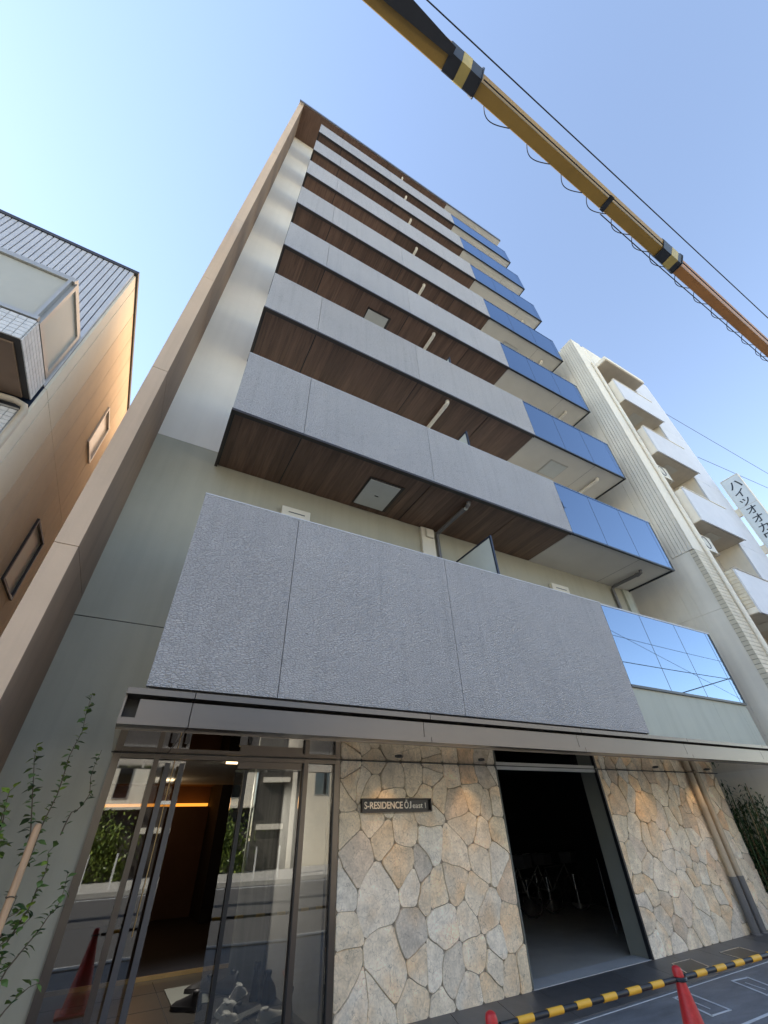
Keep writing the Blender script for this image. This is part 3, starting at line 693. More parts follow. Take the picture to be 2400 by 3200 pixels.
# ---------------------------------------------------------------- downpipes on the right stone wall
for i, x in enumerate((10.05, 10.275)):
    d = tag(MB().tube([(x, YW-.10, .72), (x, YW-.10, 2.30)], .055, 14).build('downpipe', 'pipeb', smooth=True),
            ['beige downpipe on the stone wall, left of the pair', 'beige downpipe on the stone wall, right of the pair'][i], 'downpipe', 'twin downpipes')
    MB().tube([(x, YW-.10, .0125), (x, YW-.10, .74)], .062, 14).build('pipe_guard', 'pipeg', d, smooth=True)
    MB().tube([(x, YW-.10, 1.72), (x, YW-.10, 1.78)], .062, 14).build('pipe_socket', 'pipeb', d, smooth=True)
    MB().tube([(x, YW-.10, .0125), (x, YW-.10, .03)], .085, 14).build('foot', 'pipeg', d, smooth=True)

# ---------------------------------------------------------------- cones and bars
CN = [(.30, 3.10), (2.359, 3.03), (4.107, 2.948), (5.88, 2.87)]
cl = ['red traffic cone in front of the entrance glass', 'red traffic cone at the left end of the striped bar', 'red traffic cone on the paving before the bicycle room', 'red traffic cone past the right end of the striped bar']
for (x, y), lb in zip(CN, cl):
    t = thing('traffic_cone', (x, y, 0), lb, 'cone', 'traffic cones along the forecourt')
    MB().lathe((x, y, .03), [(.145, 0), (.14, .01), (.034, .60), (.034, .62)], 24).build('cone', 'red', t, smooth=True)
    MB().lathe((x, y, .652), [(.031, 0), (.036, .004), (.036, .03), (.030, .05), (.014, .06), (.0, .062)], 20).build('knob', 'red', t, smooth=True)
    MB().box(x-.19, x+.19, y-.19, y+.19, .001, .03).build('base', 'red', t, bevel=.012)
for i, lb in enumerate(('black and yellow bar hung between the two left cones', 'black and yellow bar hung between the two middle cones', 'black and yellow bar running to the right edge')):
    a, b = Vector((*CN[i], .645)), Vector((*CN[i+1], .645)); d = (b-a).normalized()
    a2, b2 = a+d*.06, b-d*.06
    t = thing('cone_bar', (a+b)/2, lb, 'bar', 'black and yellow bars between the cones')
    MB().tube([a2, b2], .0165, 12).build('bar', 'barblk', t, smooth=True)
    L = (b2-a2).length
    for k_ in range(6):
        s0 = .13+k_*(L-.26)/5.55
        MB().tube([a2+d*s0, a2+d*(s0+.125)], .0195, 12).build('stripe', 'baryel', t, smooth=True)
    for e in (a, b):
        MB().tube([e+Vector((.045*math.cos(q), .045*math.sin(q), .004*(1 if e is a else -1))) for q in [2*math.pi*j/16 for j in range(16)]], .008, 6, closed=True).build('ring', 'barblk', t, smooth=True)

# ---------------------------------------------------------------- shoes left in the entrance
def shoe(x, y, rz, lb, up, so_, h=.1, tilt=0, z=.009):
    t = thing('shoe', (0, 0, 0), lb, 'shoe', 'shoes left on the hall floor')
    prof = [(-.135, .028, h*.95), (-.12, .036, h), (-.06, .038, h*.92), (0, .036, h*.72), (.06, .044, h*.55), (.105, .043, h*.45), (.135, .022, h*.3)]
    rings = []
    for px_, wd, hh in prof:
        rings.append([(px_, wd*math.cos(q)*(1 if math.sin(q) < .3 else .8), .028+max(0, hh-.028)*max(0, math.sin(q))) for q in [2*math.pi*j/12 for j in range(12)]])
    MB().loft(rings).build('upper', up, t, smooth=True)
    MB().loft([[(px_*1.04, s*wd*1.1, zz_) for s, zz_ in ((-1, .0), (1, .0), (1, .03), (-1, .03))] for px_, wd, hh in prof]).build('sole', so_, t, smooth=True)
    MB().lathe((-.085, 0, h*.80), [(.026, 0), (.034, h*.16), (.03, h*.21), (.022, h*.16)], 12).build('collar', up, t, smooth=True)
    t.location = (x, y+.12, z); t.rotation_euler = (tilt, 0, rz); t.scale = (1.3, 1.3, 1.3)
SH = [(1.42, 7.36, 2.4, 'black shoe at the edge of the open glass door', 'shoeb', 'shoeb', .12, 0), (1.66, 7.95, 2.6, 'black shoe lying on the pale mat in the hall', 'shoeb', 'shoeb', .12, .2),
      (1.80, 7.0, .8, 'grey canvas shoe in the middle of the shoe pile', 'shoew', 'sole', .10, .5), (2.02, 7.42, .9, 'grey canvas shoe at the top of the shoe pile', 'shoew', 'sole', .12, .4),
      (1.98, 6.72, .55, 'black shoe with a pale sole at the front of the pile', 'shoeb', 'sole', .10, -.5), (2.22, 7.35, 1.2, 'tall black boot against the striped board', 'shoeb', 'shoeb', .24, 0),
      (2.33, 7.15, 1.0, 'low black boot beside the bronze mullion', 'shoeb', 'shoeb', .20, 0), (1.75, 6.6, .7, 'white sneaker behind the black door handle', 'sole', 'sole', .09, .3),
      (2.16, 6.42, .35, 'white sneaker near the bronze mullion', 'sole', 'sole', .09, 0), (1.90, 7.72, 2.2, 'black shoe at the back of the pile', 'shoeb', 'shoeb', .16, .3), (2.3, 6.35, 1.3, 'brown-black boot behind the narrow glass pane', 'shoeb', 'shoeb', .2, 0)]
for s in SH: shoe(*s[:3], *s[3:])
tag(B(1.30, 1.72, 7.6, 8.5, .0095, .016).build('door_mat', 'jamb'), 'pale mat on the hall floor behind the open door', 'mat')

# ---------------------------------------------------------------- plants
def leaf_mesh(L, wd, bend, name):
    me = bpy.data.meshes.new(name)
    v = [(0, 0, 0), (wd*.7, L*.3, bend*.3), (wd, L*.55, 0), (0, L, -bend), (-wd, L*.55, 0), (-wd*.7, L*.3, bend*.3), (0, L*.3, .1*wd), (0, L*.6, .1*wd)]
    me.from_pydata(v, [], [(0, 1, 6), (0, 6, 5), (1, 2, 7, 6), (5, 6, 7, 4), (2, 3, 7), (4, 7, 3)]); me.update(); return me
LM = {}
for k_, (m, L) in dict(a=('leaf', .095), b=('leaf', .08), c=('leafl', .085), d=('leafd', .10)).items():
    LM[k_] = leaf_mesh(L, L*.33, L*.22, 'leaf_'+m); LM[k_].materials.append(MT[m])
def leafy(par, pts, rg, gap=.035, kinds='aab', s=1.0, r0=.006, top=0):
    MB().tube(pts, [max(.0018, r0*(1-.75*i/(len(pts)-1))) for i in range(len(pts))], 5).build('stem', 'bark', par)
    n = 0
    for i in range(len(pts)-1):
        a, b = Vector(pts[i]), Vector(pts[i+1]); L = (b-a).length; q = rg.uniform(0, gap)
        while q < L:
            t_ = a.lerp(b, q/L); ang = rg.uniform(0, 2*math.pi)
            kd = rg.choice(kinds)
            if top and i >= len(pts)-1-top: kd = 'c'
            o = link('leaf', LM[kd], t_, par); o.rotation_euler = (rg.uniform(-.5, .9), rg.uniform(-.5, .5), ang)
            o.scale = (rg.uniform(.7, 1.25)*s,)*3; n += 1
            q += gap*rg.uniform(.6, 1.5)
    return n
rg = random.Random(5)
def poly(crop, pts, Y0, Y1):
    x0, y0, s = crop; k_ = len(pts)
    return [at(x0+x*s, y0+y*s, 1, Y0+(Y1-Y0)*i/(k_-1)) for i, (x, y) in enumerate(pts)]
C3, C4 = (0, 2150, .2486), (0, 2600, .2713)
base = Vector((-.62, 5.12, .03))
yt = thing('young_tree', base, 'slender young tree with small oval leaves against the green wall', 'tree')
MB().tube([base, base+Vector((.0, -.02, .6)), base+Vector((.05, -.03, 1.15))], [.018, .015, .01], 7).build('trunk', 'bark', yt, smooth=True)
stems = [poly(C3, [(330, 2250), (530, 1720), (620, 1540), (720, 1340), (800, 1100), (870, 860), (950, 700), (1030, 560), (1090, 290), (1165, 60)], 5.1, 5.3),
         poly(C3, [(300, 2200), (385, 1800), (400, 1520), (412, 1280), (425, 1050), (430, 900), (460, 720)], 5.05, 5.1),
         poly(C3, [(760, 1850), (830, 1690), (900, 1560), (960, 1540), (1030, 1480), (1130, 1330), (1140, 1120), (1190, 970), (1280, 780)], 5.3, 5.4),
         poly(C4, [(60, 1300), (340, 870), (440, 620), (520, 480), (545, 380), (560, 230), (650, 140)], 5.0, 5.05),
         poly(C4, [(0, 1720), (80, 1580), (260, 1360), (450, 1130), (560, 970), (640, 890), (700, 780), (740, 660), (780, 480)], 5.0, 5.1),
         poly(C4, [(-40, 2180), (60, 2050), (180, 1920), (330, 1790), (480, 1720)], 4.95, 5.0),
         poly(C4, [(-60, 1500), (0, 1300), (120, 1200), (240, 1100), (360, 980)], 4.95, 5.0)]
for i, s in enumerate(stems): leafy(yt, s, rg, gap=.0175 if i not in (2,) else .032, kinds='aabd' if i not in (0, 3) else 'aabc', s=.66 if i == 2 else .76, top=1 if i == 1 else 0)
sh = thing('leafy_shrub', at(-30, 3050, 1, 4.85), 'leafy shrub with yellow-green tips at the left edge', 'shrub')
for s in ([(-120, 2250), (-20, 1900), (40, 1650), (70, 1450), (120, 1300), (190, 1240)], [(-160, 2250), (-60, 1900), (0, 1700), (40, 1560), (90, 1500)], [(-100, 2200), (0, 2000), (60, 1900)]):
    leafy(sh, poly(C3, s, 4.85, 4.9), rg, gap=.017, kinds='aabc', s=.8, top=1)
for s in ([(-100, 1500), (-20, 1200), (80, 1000), (170, 800), (200, 740)], [(-60, 1650), (0, 1450), (60, 1400)], [(-80, 1100), (60, 1000), (200, 930)]):
    leafy(sh, poly(C4, s, 4.85, 4.9), rg, gap=.018, kinds='aad', s=.85)
st0, st1 = at(122, 2572, 1, 4.78), at(-45, 3010, 1, 4.80)
dirn = (st0-st1).normalized(); low = st1-dirn*(st1.z/dirn.z)
stk = tag(MB().tube([low+dirn*.03, st0-dirn*.03, st0-dirn*.008, st0], [.026, .026, .02, .006], 10).build('tree_stake', 'stake', smooth=True), 'peeled wooden stake propping the young tree', 'stake')
for q in (.42, .62):
    c = st0-dirn*q; MB().tube([c+Vector((.03*math.cos(a), .03*math.sin(a), .004*math.sin(3*a))) for a in [2*math.pi*j/10 for j in range(10)]], .004, 5, closed=True).build('string', 'bark', stk)

# planting in the gap on the right
bw = thing('block_wall', (11.4, 5.98, 0), 'grey concrete block wall in the gap beyond the stone wall', 'wall')
for r_ in range(11):
    for c_ in range(2):
        x = 11.12+c_*.29-(.14 if r_ % 2 else 0); B(max(11.12, x)+.003, min(11.68, x+.29)-.003, 5.98, 6.10, r_*.2+.003, r_*.2+.197).build('block', 'concrete', bw)
bb = thing('bamboo_clump', (11.4, 5.5, 0), 'dark clump of bamboo and ivy squeezed beside the stone wall', 'plant')
rg = random.Random(9)
cm = MB(); lm = MB()
for i in range(26):
    x, y = rg.uniform(11.15, 11.62), rg.uniform(5.15, 5.85); h = rg.uniform(1.2, 2.25); tx = rg.uniform(-.12, .12)
    MB().tube([(x, y, 0), (x+tx*.5, y-.05, h*.5), (min(11.66, max(11.13, x+tx)), y-.12, h)], [.011, .010, .006], 6).build('cane', 'cane' if i % 3 == 0 else 'leafd', bb)
    for j in range(90):
        q = rg.uniform(.25, 1); c = Vector((min(11.62, max(11.15, x+tx*q+rg.uniform(-.1, .1))), y-.1*q+rg.uniform(-.12, .12), h*q))
        d = Vector((rg.uniform(-1, 1), rg.uniform(-1, 1), rg.uniform(-.9, .3))).normalized()*rg.uniform(.08, .16); n_ = d.cross(Vector((0, 0, 1))).normalized()*.016
        lm.add([c, c+d*.5+n_, c+d, c+d*.5-n_], [(0, 1, 2, 3)])
stuff(lm.build('foliage', 'leafd', bb))

# ---------------------------------------------------------------- neighbour on the left
LX, LY, LZ = -2.0, 4.43, 8.95
LB = thing('beige_house', (LX-3, LY, 0), 'beige three-storey house with louvred top and bay window at the left edge', 'house')
q_ = lambda mb, name, m, par=None, **kw: mb.build(name, m, par or LB, **kw)
q_(B(-9, LX-.03, LY+.02, 11.5, 0, LZ-.03), 'core', 'grout')
q_(B(-9, LX-.03, LY, LY+.018, 2.0, 4.0), 'front_wall', 'cream')
cut = [(0, 2.78), (2.79, 5.835), (5.845, LZ-.03)]
W1, W2 = (6.44, 7.03, 6.9, 7.82), (6.36, 7.06, 4.26, 5.22)
def side(y0, y1, m, z0, z1):
    for (a, b, c, d) in (W1, W2):        # keep the window openings free
        if y0 < b and y1 > a and z0 < d and z1 > c:
            if c-z0 > .02: side(y0, y1, m, z0, c)
            if z1-d > .02: side(y0, y1, m, d, z1)
            if a-y0 > .02: side(y0, a, m, max(z0, c), min(z1, d))
            if y1-b > .02: side(b, y1, m, max(z0, c), min(z1, d))
            return
    q_(B(LX-.028, LX, y0+.005, y1-.005, z0, z1), 'siding_panel', m)
for z0, z1 in cut:
    side(LY, LY+.20, 'cream', z0, z1); side(LY+.206, 5.147, 'cream', z0, z1)
    y = 5.15
    while y < 11.4: side(y, min(y+.455, 11.5), 'siding', z0, z1); y += .455
for (a, b, c, d) in (W1, W2):
    f = q_(MB().box(LX-.02, LX+.03, a, a+.035, c, d).box(LX-.02, LX+.03, b-.035, b, c, d).box(LX-.02, LX+.03, a+.035, b-.035, c, c+.035).box(LX-.02, LX+.03, a+.035, b-.035, d-.035, d), 'window', 'alum' if c > 6 else 'bronze')
    B(LX-.015, LX-.005, a+.036, b-.036, c+.036, d-.036).build('pane', 'pane2' if c < 6 else 'sky_pane', f)
q_(B(-9.05, LX+.03, LY-.05, 11.55, LZ-.02, LZ+.05), 'roof_edge', 'bronze')
# louvres over the front
for i in range(44):
    x = LX-.03-i*.074
    if i == 0: lv = q_(B(x-.058, x, LY-.035, LY-.001, 5.86, LZ-.025), 'louvre', 'louver')
    else: inst('louvre', lv, (-i*.074, 0, 0), LB)
q_(B(-9, LX-.028, LY-.0009, LY+.019, 5.5, LZ-.025), 'louvre_backing', 'ink')
# bay window
bx1, by0 = LX-.05, 3.56
bay = q_(B(-8, bx1, by0+.02, LY-.04, 5.56, 5.92), 'bay_window', 'grout')
B(-8, bx1, by0+.02, LY-.04, 6.86, 6.92).build('bay_roof', 'alum', bay)
B(-8, bx1-.03, by0+.05, LY-.05, 5.921, 6.859).build('bay_core', 'shade', bay)
for a, b in ((bx1-.79, bx1-.06), (bx1-1.65, bx1-.86), (bx1-2.5, bx1-1.72)):
    B(a, b, by0+.03, by0+.049, 5.98, 6.81).build('pane', 'shade', bay)
    B(a-.045, a, by0, by0+.048, 5.976, 6.814).build('sash', 'alum', bay); B(b, b+.033, by0, by0+.048, 5.976, 6.814).build('sash', 'alum', bay)
B(-8, bx1, by0, by0+.047, 6.815, 6.859).build('rail', 'alum', bay); B(-8, bx1, by0-.01, by0+.047, 5.921, 5.975).build('rail', 'alum', bay)
MB().box(bx1-.029, bx1+.012, by0+.05, by0+.10, 5.93, 6.858).box(bx1-.029, bx1+.012, LY-.12, LY-.06, 5.93, 6.858).box(bx1-.029, bx1+.012, by0+.10, LY-.12, 6.80, 6.858).box(bx1-.029, bx1+.012, by0+.10, LY-.12, 5.93, 6.0).build('side_sash', 'alum', bay)
B(bx1-.0295, bx1-.01, by0+.101, LY-.121, 6.0, 6.80).build('pane', 'shade', bay)
t0 = None
for r_ in range(6):
    for c_ in range(16):
        x = bx1-.002-c_*.075; z = 5.565+r_*.058
        if t0 is None: t0 = B(x-.070, x, by0+.006, by0+.0195, z, z+.052).build('wall_tile', 'wtile', bay)
        else: inst('wall_tile', t0, (-c_*.075, 0, r_*.058), bay)
t1 = None
for r_ in range(6):
    for c_ in range(11):
        if t1 is None: t1 = B(bx1+.0005, bx1+.012, by0+.022, by0+.092, 5.565, 5.617).build('wall_tile', 'wtile', bay)
        else: inst('wall_tile', t1, (0, c_*.074, r_*.058), bay)
B(-8, bx1-.06, by0+.08, LY-.06, 5.535, 5.558).build('bay_soffit', 'wing_shaded', bay)
# tiles on the front wall below
q_(B(-9, LX-.06, LY-.03, LY-.001, 3.2, 5.36), 'tile_backing', 'grout')
t2 = None
for r_ in range(22):
    for c_ in range(9):
        if t2 is None: t2 = q_(B(LX-.075-.068, LX-.075, LY-.041, LY-.0305, 5.30, 5.352), 'wall_tile', 'wtile')
        else: inst('wall_tile', t2, (-c_*.074, 0, -r_*.058), LB)
q_(MB().box(LX-.062, LX-.04, LY-.055, LY-.031, 3.2, 5.365).box(-9, LX-.063, LY-.055, LY-.042, 5.357, 5.375), 'edge_trim', 'alum')
q_(MB().tube([(-6, LY-.09, 5.44), (LX-.12, LY-.09, 5.44), (LX-.03, LY-.085, 5.41), (LX+.0, LY-.08, 5.33), (LX+.005, LY-.08, 4.0), (LX+.005, LY-.08, .0)], .036, 10), 'drain_pipe', 'pipeb', smooth=True)

# ---------------------------------------------------------------- neighbour on the right
NX, NY, NZ = 11.7, 3.97, 17.57
NB = thing('white_apartment_block', (14.5, NY, 0), 'cream apartment block with grooved corner and stepped balconies at the right', 'building')
n_ = lambda mb, name, m, par=None, **kw: mb.build(name, m, par or NB, **kw)
n_(B(NX+.02, 12.62, NY+.02, 15, 0, NZ), 'core', 'nwhite'); n_(B(12.621, 15.099, NY+.72, 15, 0, NZ), 'core', 'nwhite'); n_(B(15.1, 16.8, NY+.02, 15, 0, NZ), 'core', 'nwhite')
n_(B(12.621, 15.099, NY+.0, NY+.719, 16.51, NZ+.1), 'top_wall', 'nwhite')
zs = [0, 2.9, 5.56, 8.22, 10.9, 13.6, NZ+.1]
for a, b in zip(zs, zs[1:]):
    n_(B(NX, NX+.019, 4.585, 4.82, a+.003, b-.003), 'side_panel', 'nwhite'); n_(B(NX, NX+.019, 4.824, 8.4, a+.003, b-.003), 'side_panel', 'nwhite'); n_(B(NX, NX+.019, 8.404, 15, a+.003, b-.003), 'side_panel', 'nwhite')
    if b > 8.3:
        for i in range(6):
            y0 = NY+.025+i*.0925; n_(B(NX-.012, NX+.018, y0+.005, y0+.0925-.005, max(a, 7.2)+.004, b-.004), 'ribbed_panel', 'nwhite')
    elif b > 7.2:
        for i in range(6):
            y0 = NY+.025+i*.0925; n_(B(NX-.012, NX+.018, y0+.005, y0+.0925-.005, 7.2, b-.004), 'ribbed_panel', 'nwhite')
        n_(B(NX, NX+.019, NY+.13, 4.582, a+.003, 7.19), 'side_panel', 'nwhite')
    else: n_(B(NX, NX+.019, NY+.13, 4.582, a+.003, b-.003), 'side_panel', 'nwhite')
n_(B(NX, 12.22, NY, NY+.019, 7.2, NZ+.1), 'corner_panel', 'nwhite'); n_(B(NX-.011, NX+.022, NY-.001, NY+.02, 7.2, NZ+.1), 'corner_trim', 'nwhite')
n_(B(12.40, 12.64, NY, NY+.019, 0, NZ+.1), 'corner_panel', 'nwhite'); n_(B(12.22, 12.40, NY+.01, NY+.019, 0, NZ), 'corner_panel', 'nwhite')
# brick cladding wrapped round the foot of the corner
bA = bB = bC = None
for r_ in range(40):
    z = 3.1+r_*.102
    off = .0 if r_ % 2 else .13
    if bA is None:
        bA = n_(B(NX-.012, NX+.25, NY-.012, NY-.001, z, z+.088), 'brick', 'nbrick'); bB = n_(B(NX+.258, NX+.515, NY-.012, NY-.001, z, z+.088), 'brick', 'nbrick'); bC = n_(B(NX-.012, NX-.001, NY-.0005, NY+.125, z, z+.088), 'brick', 'nbrick')
    else:
        d = (0, 0, r_*.102); inst('brick', bA, d, NB); inst('brick', bB, d, NB); inst('brick', bC, d, NB)
n_(B(NX, 12.22, NY, NY+.019, 0, 7.19), 'corner_panel', 'mortar'); n_(B(NX, NX+.019, NY+.02, NY+.13, 0, 7.19), 'side_panel', 'mortar')
n_(MB().tube([(12.30, NY-.05, 16.3), (12.30, NY-.05, 0)], .05, 10), 'downpipe', 'nwhite', smooth=True)
for z in (14.5, 11.7, 8.9, 6.1): n_(MB().tube([(12.30, NY-.05, z), (12.30, NY-.05, z+.12)], .058, 10), 'pipe_socket', 'nwhite', smooth=True)
# roof slab and balconies
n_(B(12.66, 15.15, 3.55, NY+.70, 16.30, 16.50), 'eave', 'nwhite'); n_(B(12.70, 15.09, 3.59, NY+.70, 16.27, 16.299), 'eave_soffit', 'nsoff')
n_(B(NX+.1, 16.7, NY+.1, 15, NZ, NZ+.12), 'parapet', 'nwhite')
for i, z0 in enumerate((13.92, 11.15, 8.32, 5.5, 2.75)):
    bal = n_(B(12.68, 15.08, 3.76, NY+.69, z0+.02, z0+.16), 'balcony', 'nwhite')
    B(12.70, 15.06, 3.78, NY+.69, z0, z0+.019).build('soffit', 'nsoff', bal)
    B(12.68, 15.08, 3.72, 3.759, z0-.01, z0+1.22).build('balcony_front', 'npanel', bal)
    B(12.68, 12.72, 3.76, NY, z0+.161, z0+1.22).build('balcony_side', 'nbrick' if i > 2 else 'nwhite', bal)
    B(12.66, 15.10, 3.70, 3.80, z0+1.221, z0+1.25).build('coping', 'nwhite' if i < 3 else 'nsoff', bal)
    if i > 2:
        for r_ in range(11): B(12.668, 12.679, 3.765, NY, z0+.17+r_*.095, z0+.255+r_*.095).build('brick', 'nbrick', bal)
    B(13.55, 14.2, 4.0, 4.45, z0-.012, z0-.0005).build('hatch', 'alum', bal)
    # recessed window with an air-conditioner under the next slab
    wz = z0+1.3
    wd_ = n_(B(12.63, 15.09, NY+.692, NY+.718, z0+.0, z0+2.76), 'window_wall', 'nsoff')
    w2 = B(13.2, 14.7, NY+.66, NY+.691, z0+.4, z0+2.2).build('window', 'alum', wd_)
    B(13.26, 13.93, NY+.652, NY+.659, z0+.46, z0+2.14).build('pane', 'dglass', wd_); B(13.97, 14.64, NY+.652, NY+.659, z0+.46, z0+2.14).build('pane', 'dglass', wd_)
    ac = tag(B(12.80, 13.40, 4.05, 4.30, z0-.78, z0-.24).build('air_conditioner', 'ivory', bevel=.02), 'boxy air conditioner hung under the %s balcony of the cream block' % ['topmost', 'second', 'third', 'fourth', 'lowest'][i], 'air conditioner', 'air conditioners under the balconies') if i in (1, 2) else None
    if ac:
        MB().tube([(13.0+.16*math.cos(a), 4.045, z0-.51+.2*math.sin(a)) for a in [2*math.pi*j/16 for j in range(16)]], .012, 5, closed=True).build('fan_guard', 'handle', ac)
        [B(*q).build('bracket', 'nsoff', ac) for q in ((12.77, 12.80, 4.04, 4.32, z0-.83, z0-.785), (13.38, 13.41, 4.04, 4.32, z0-.83, z0-.785), (12.77, 12.80, 4.15, 4.18, z0-.239, z0-.0005), (13.38, 13.41, 4.15, 4.18, z0-.239, z0-.0005))]
for a, b in ((15.1, 15.95), (15.955, 16.8)):
    for i, (z0, z1) in enumerate(zip((0, 2.7, 5.5, 8.3, 11.1, 13.9), (2.69, 5.49, 8.29, 11.09, 13.89, NZ+.1))):
        n_(B(a, b, NY-.03, NY+.019, z0, z1), 'front_panel', 'npanel')
f = n_(B(15.3, 16.6, NY-.06, NY-.031, 4.0, 5.2), 'window', 'bronze'); B(15.36, 16.54, NY-.066, NY-.061, 4.06, 5.14).build('pane', 'dglass', f)
# projecting katakana sign
SG = thing('projecting_sign', (17.03, 3.55, 5.6), 'tall white projecting sign with vertical katakana on the cream block', 'sign')
B(17.0, 17.14, 3.27, 3.84, 5.6, 11.56).build('sign_box', 'signf', SG, bevel=.01)
MB().box(16.985, 17.155, 3.255, 3.2695, 5.58, 11.58).box(16.985, 17.155, 3.8405, 3.855, 5.58, 11.58).box(16.985, 17.155, 3.27, 3.84, 11.5605, 11.58).build('sign_frame', 'nwhite', SG)
B(16.996, 16.9995, 3.275, 3.835, 10.285, 10.295).build('seam', 'nsoff', SG)
for z in (10.05, 8.5, 7.0): B(17.02, 17.12, 3.856, NY+.3, z, z+.30).build('bracket', 'nwhite', SG)
n_(B(16.8, 17.2, NY+.05, NY+.5, 5.0, 11.0), 'corner_pier', 'nwhite')
for i, ch in enumerate('ハイツオオカワ'):
    text_mesh(ch, 'lettering', 'ink2', (16.996, 3.70, 11.05-i*.375), 0, .31 if ch != 'ツ' else .28, R(-90), SG, ext=.0025, off=.0008)

# ---------------------------------------------------------------- crane boom over the street
CR = thing('crane_truck', (-14, .0, -.12), 'yellow telescopic crane boom with black collars and looped hose against the sky', 'crane')
BZ = 12.45
def bpt(px, py): return at(px, py, 2, BZ)
P1, P2 = Vector((2.0, -.015, BZ)), Vector((8.55, .07, BZ)); ax_ = (P2-P1).normalized(); sd_ = Vector((-ax_.y, ax_.x, 0))
def bp(s, y, z): return P1+ax_*s+sd_*y+Vector((0, 0, z))
def section(s0, s1, wd, ht, name, m, z=0.0, off=0.0):
    wd *= .82; off += .022
    prof = [(-wd*.46+.03, 0), (wd*.46-.0, 0), (wd*.5, .05), (wd*.5, ht-.05), (wd*.42, ht), (-wd*.42, ht), (-wd*.72, ht*.75), (-wd*.74, ht*.45)]
    return MB().loft([[bp(s, y+off, z+h) for y, h in prof] for s in (s0, s1)]).build(name, m, CR)
section(-16, -.32, .37, .46, 'boom_base', 'boom', -.04)
section(-.30, 6.42, .33, .40, 'boom_section', 'boom')
section(6.40, 11.9, .31, .36, 'boom_tip', 'boom2', .01, .01)
for s0, s1, wd, ht, m, z in ((-.36, -.10, .395, .49, 'boomb', -.06), (-.098, .10, .405, .50, 'boomy', -.065), (.102, .34, .395, .48, 'boomb', -.06), (6.02, 6.34, .36, .45, 'boomb', -.04), (6.342, 6.60, .365, .46, 'boomy', -.045), (6.602, 6.76, .36, .44, 'boomb', -.04)):
    section(s0, s1, wd, ht, 'collar', m, z)
section(.34, .36, .44, .52, 'flange', 'boomb', -.075); section(6.76, 6.775, .40, .48, 'flange', 'boomb', -.055)
MB().loft([[bp(4.0, y, z) for y, z in ((-.14, -.025), (.17, -.025), (.17, -.002), (-.14, -.002))], [bp(4.12, y, z) for y, z in ((-.14, -.025), (.17, -.025), (.17, -.002), (-.14, -.002))]]).build('wear_pad', 'boomb', CR)
for s0, s1, wd in ((-16, -.4, .16), (.4, 6.0, .105), (6.8, 12.0, .105)): MB().loft([[bp(s, y, z) for y, z in ((-wd-.022, -.052 if s0 < -1 else -.012), (-wd, -.052 if s0 < -1 else -.012), (-wd, .01), (-wd-.022, .01))] for s in (s0, s1)]).build('seam_rail', 'boomb', CR)
# hoist cylinder beside the base section
MB().loft([[bp(s, a, z0), bp(s, b, z0), bp(s, b, .2), bp(s, a, .2)] for s, a, b, z0 in ((-.30, -.045, -.18, -.085), (-1.6, -.0, -.275, -.10), (-4.5, .02, -.40, -.18), (-15.5, .02, -.40, -.18))]).build('lift_link', 'boomb', CR)
# hose looped along the lower edge
for s in [.62, 1.75, 2.75, 3.55, 4.4, 5.15, 5.85, 6.9, 7.75, 8.6, 9.4, 10.2, 11.0, 11.3]:
    Lp = .66; pts = [bp(s+Lp*(q-.16*math.sin(math.pi*q)), .150+.115*math.sin(math.pi*q), -.01-.06*math.sin(math.pi*q)) for q in [j/16 for j in range(17)]]
    MB().tube(pts, .009, 6).build('hose_loop', 'cable', CR)
MB().tube([bp(4.1, .215, .0), bp(6.5, .225, .0), bp(12.0, .215, .0)], .011, 6).build('hose', 'cable', CR)
MB().tube([bp(-16, -.25, -.25), bp(-1.1, -.36, 0), bp(11.9, -.47, 0)], .011, 6).build('hoist_rope', 'cable', CR)
section(11.9, 11.96, .34, .44, 'boom_head', 'boomb', -.04)
# carrier parked down the street, out of view
arm = [bp(-15.6, 0, .2), bp(-15.4, -.3, .2)]
MB().loft([[(-13.9+a, -.6+b, 1.5) for a, b in ((-.35, -.35), (.35, -.35), (.35, .35), (-.35, .35))], [(-13.7+a, -.25+b, BZ+.3) for a, b in ((-.2, -.2), (.2, -.2), (.2, .2), (-.2, .2))]]).build('riser', 'boom', CR)
MB().box(-18, -11, -1.7, .4, .6, 1.1).build('chassis', 'boomb', CR); MB().box(-12.6, -11, -1.75, .45, 1.101, 2.9).build('cab', 'truck', CR, bevel=.12); MB().box(-15.2, -12.8, -1.6, .3, 1.101, 1.9).build('turret', 'boom', CR, bevel=.05)
for x in (-17, -15.6, -12.2):
    for y in (-1.65, .12): MB().tube([(x, y, .38), (x, y+.26, .38)], .5, 20).build('wheel', 'tyre', CR, smooth=True)

# ---------------------------------------------------------------- overhead lines
def wire(a, b, sag, r, lb, grp='overhead utility lines', n=16):
    a, b = Vector(a), Vector(b)
    return tag(MB().tube([a.lerp(b, i/n)-Vector((0, 0, sag*4*(i/n)*(1-i/n))) for i in range(n+1)], r, 5).build('overhead_wire', 'cable'), lb, 'wire', grp)
w0, w1 = at(2075, 1290, 0, 17.3), at(2400, 1480, 0, 24); wire(w0, w1+(w1-w0)*.6, .0, .009, 'upper thin wire over the cream block beside the sign')
w0, w1 = at(2180, 1428, 0, 17.3), at(2400, 1525, 0, 22); wire(w0, w1+(w1-w0)*.6, .0, .009, 'lower thin wire passing just above the projecting sign')
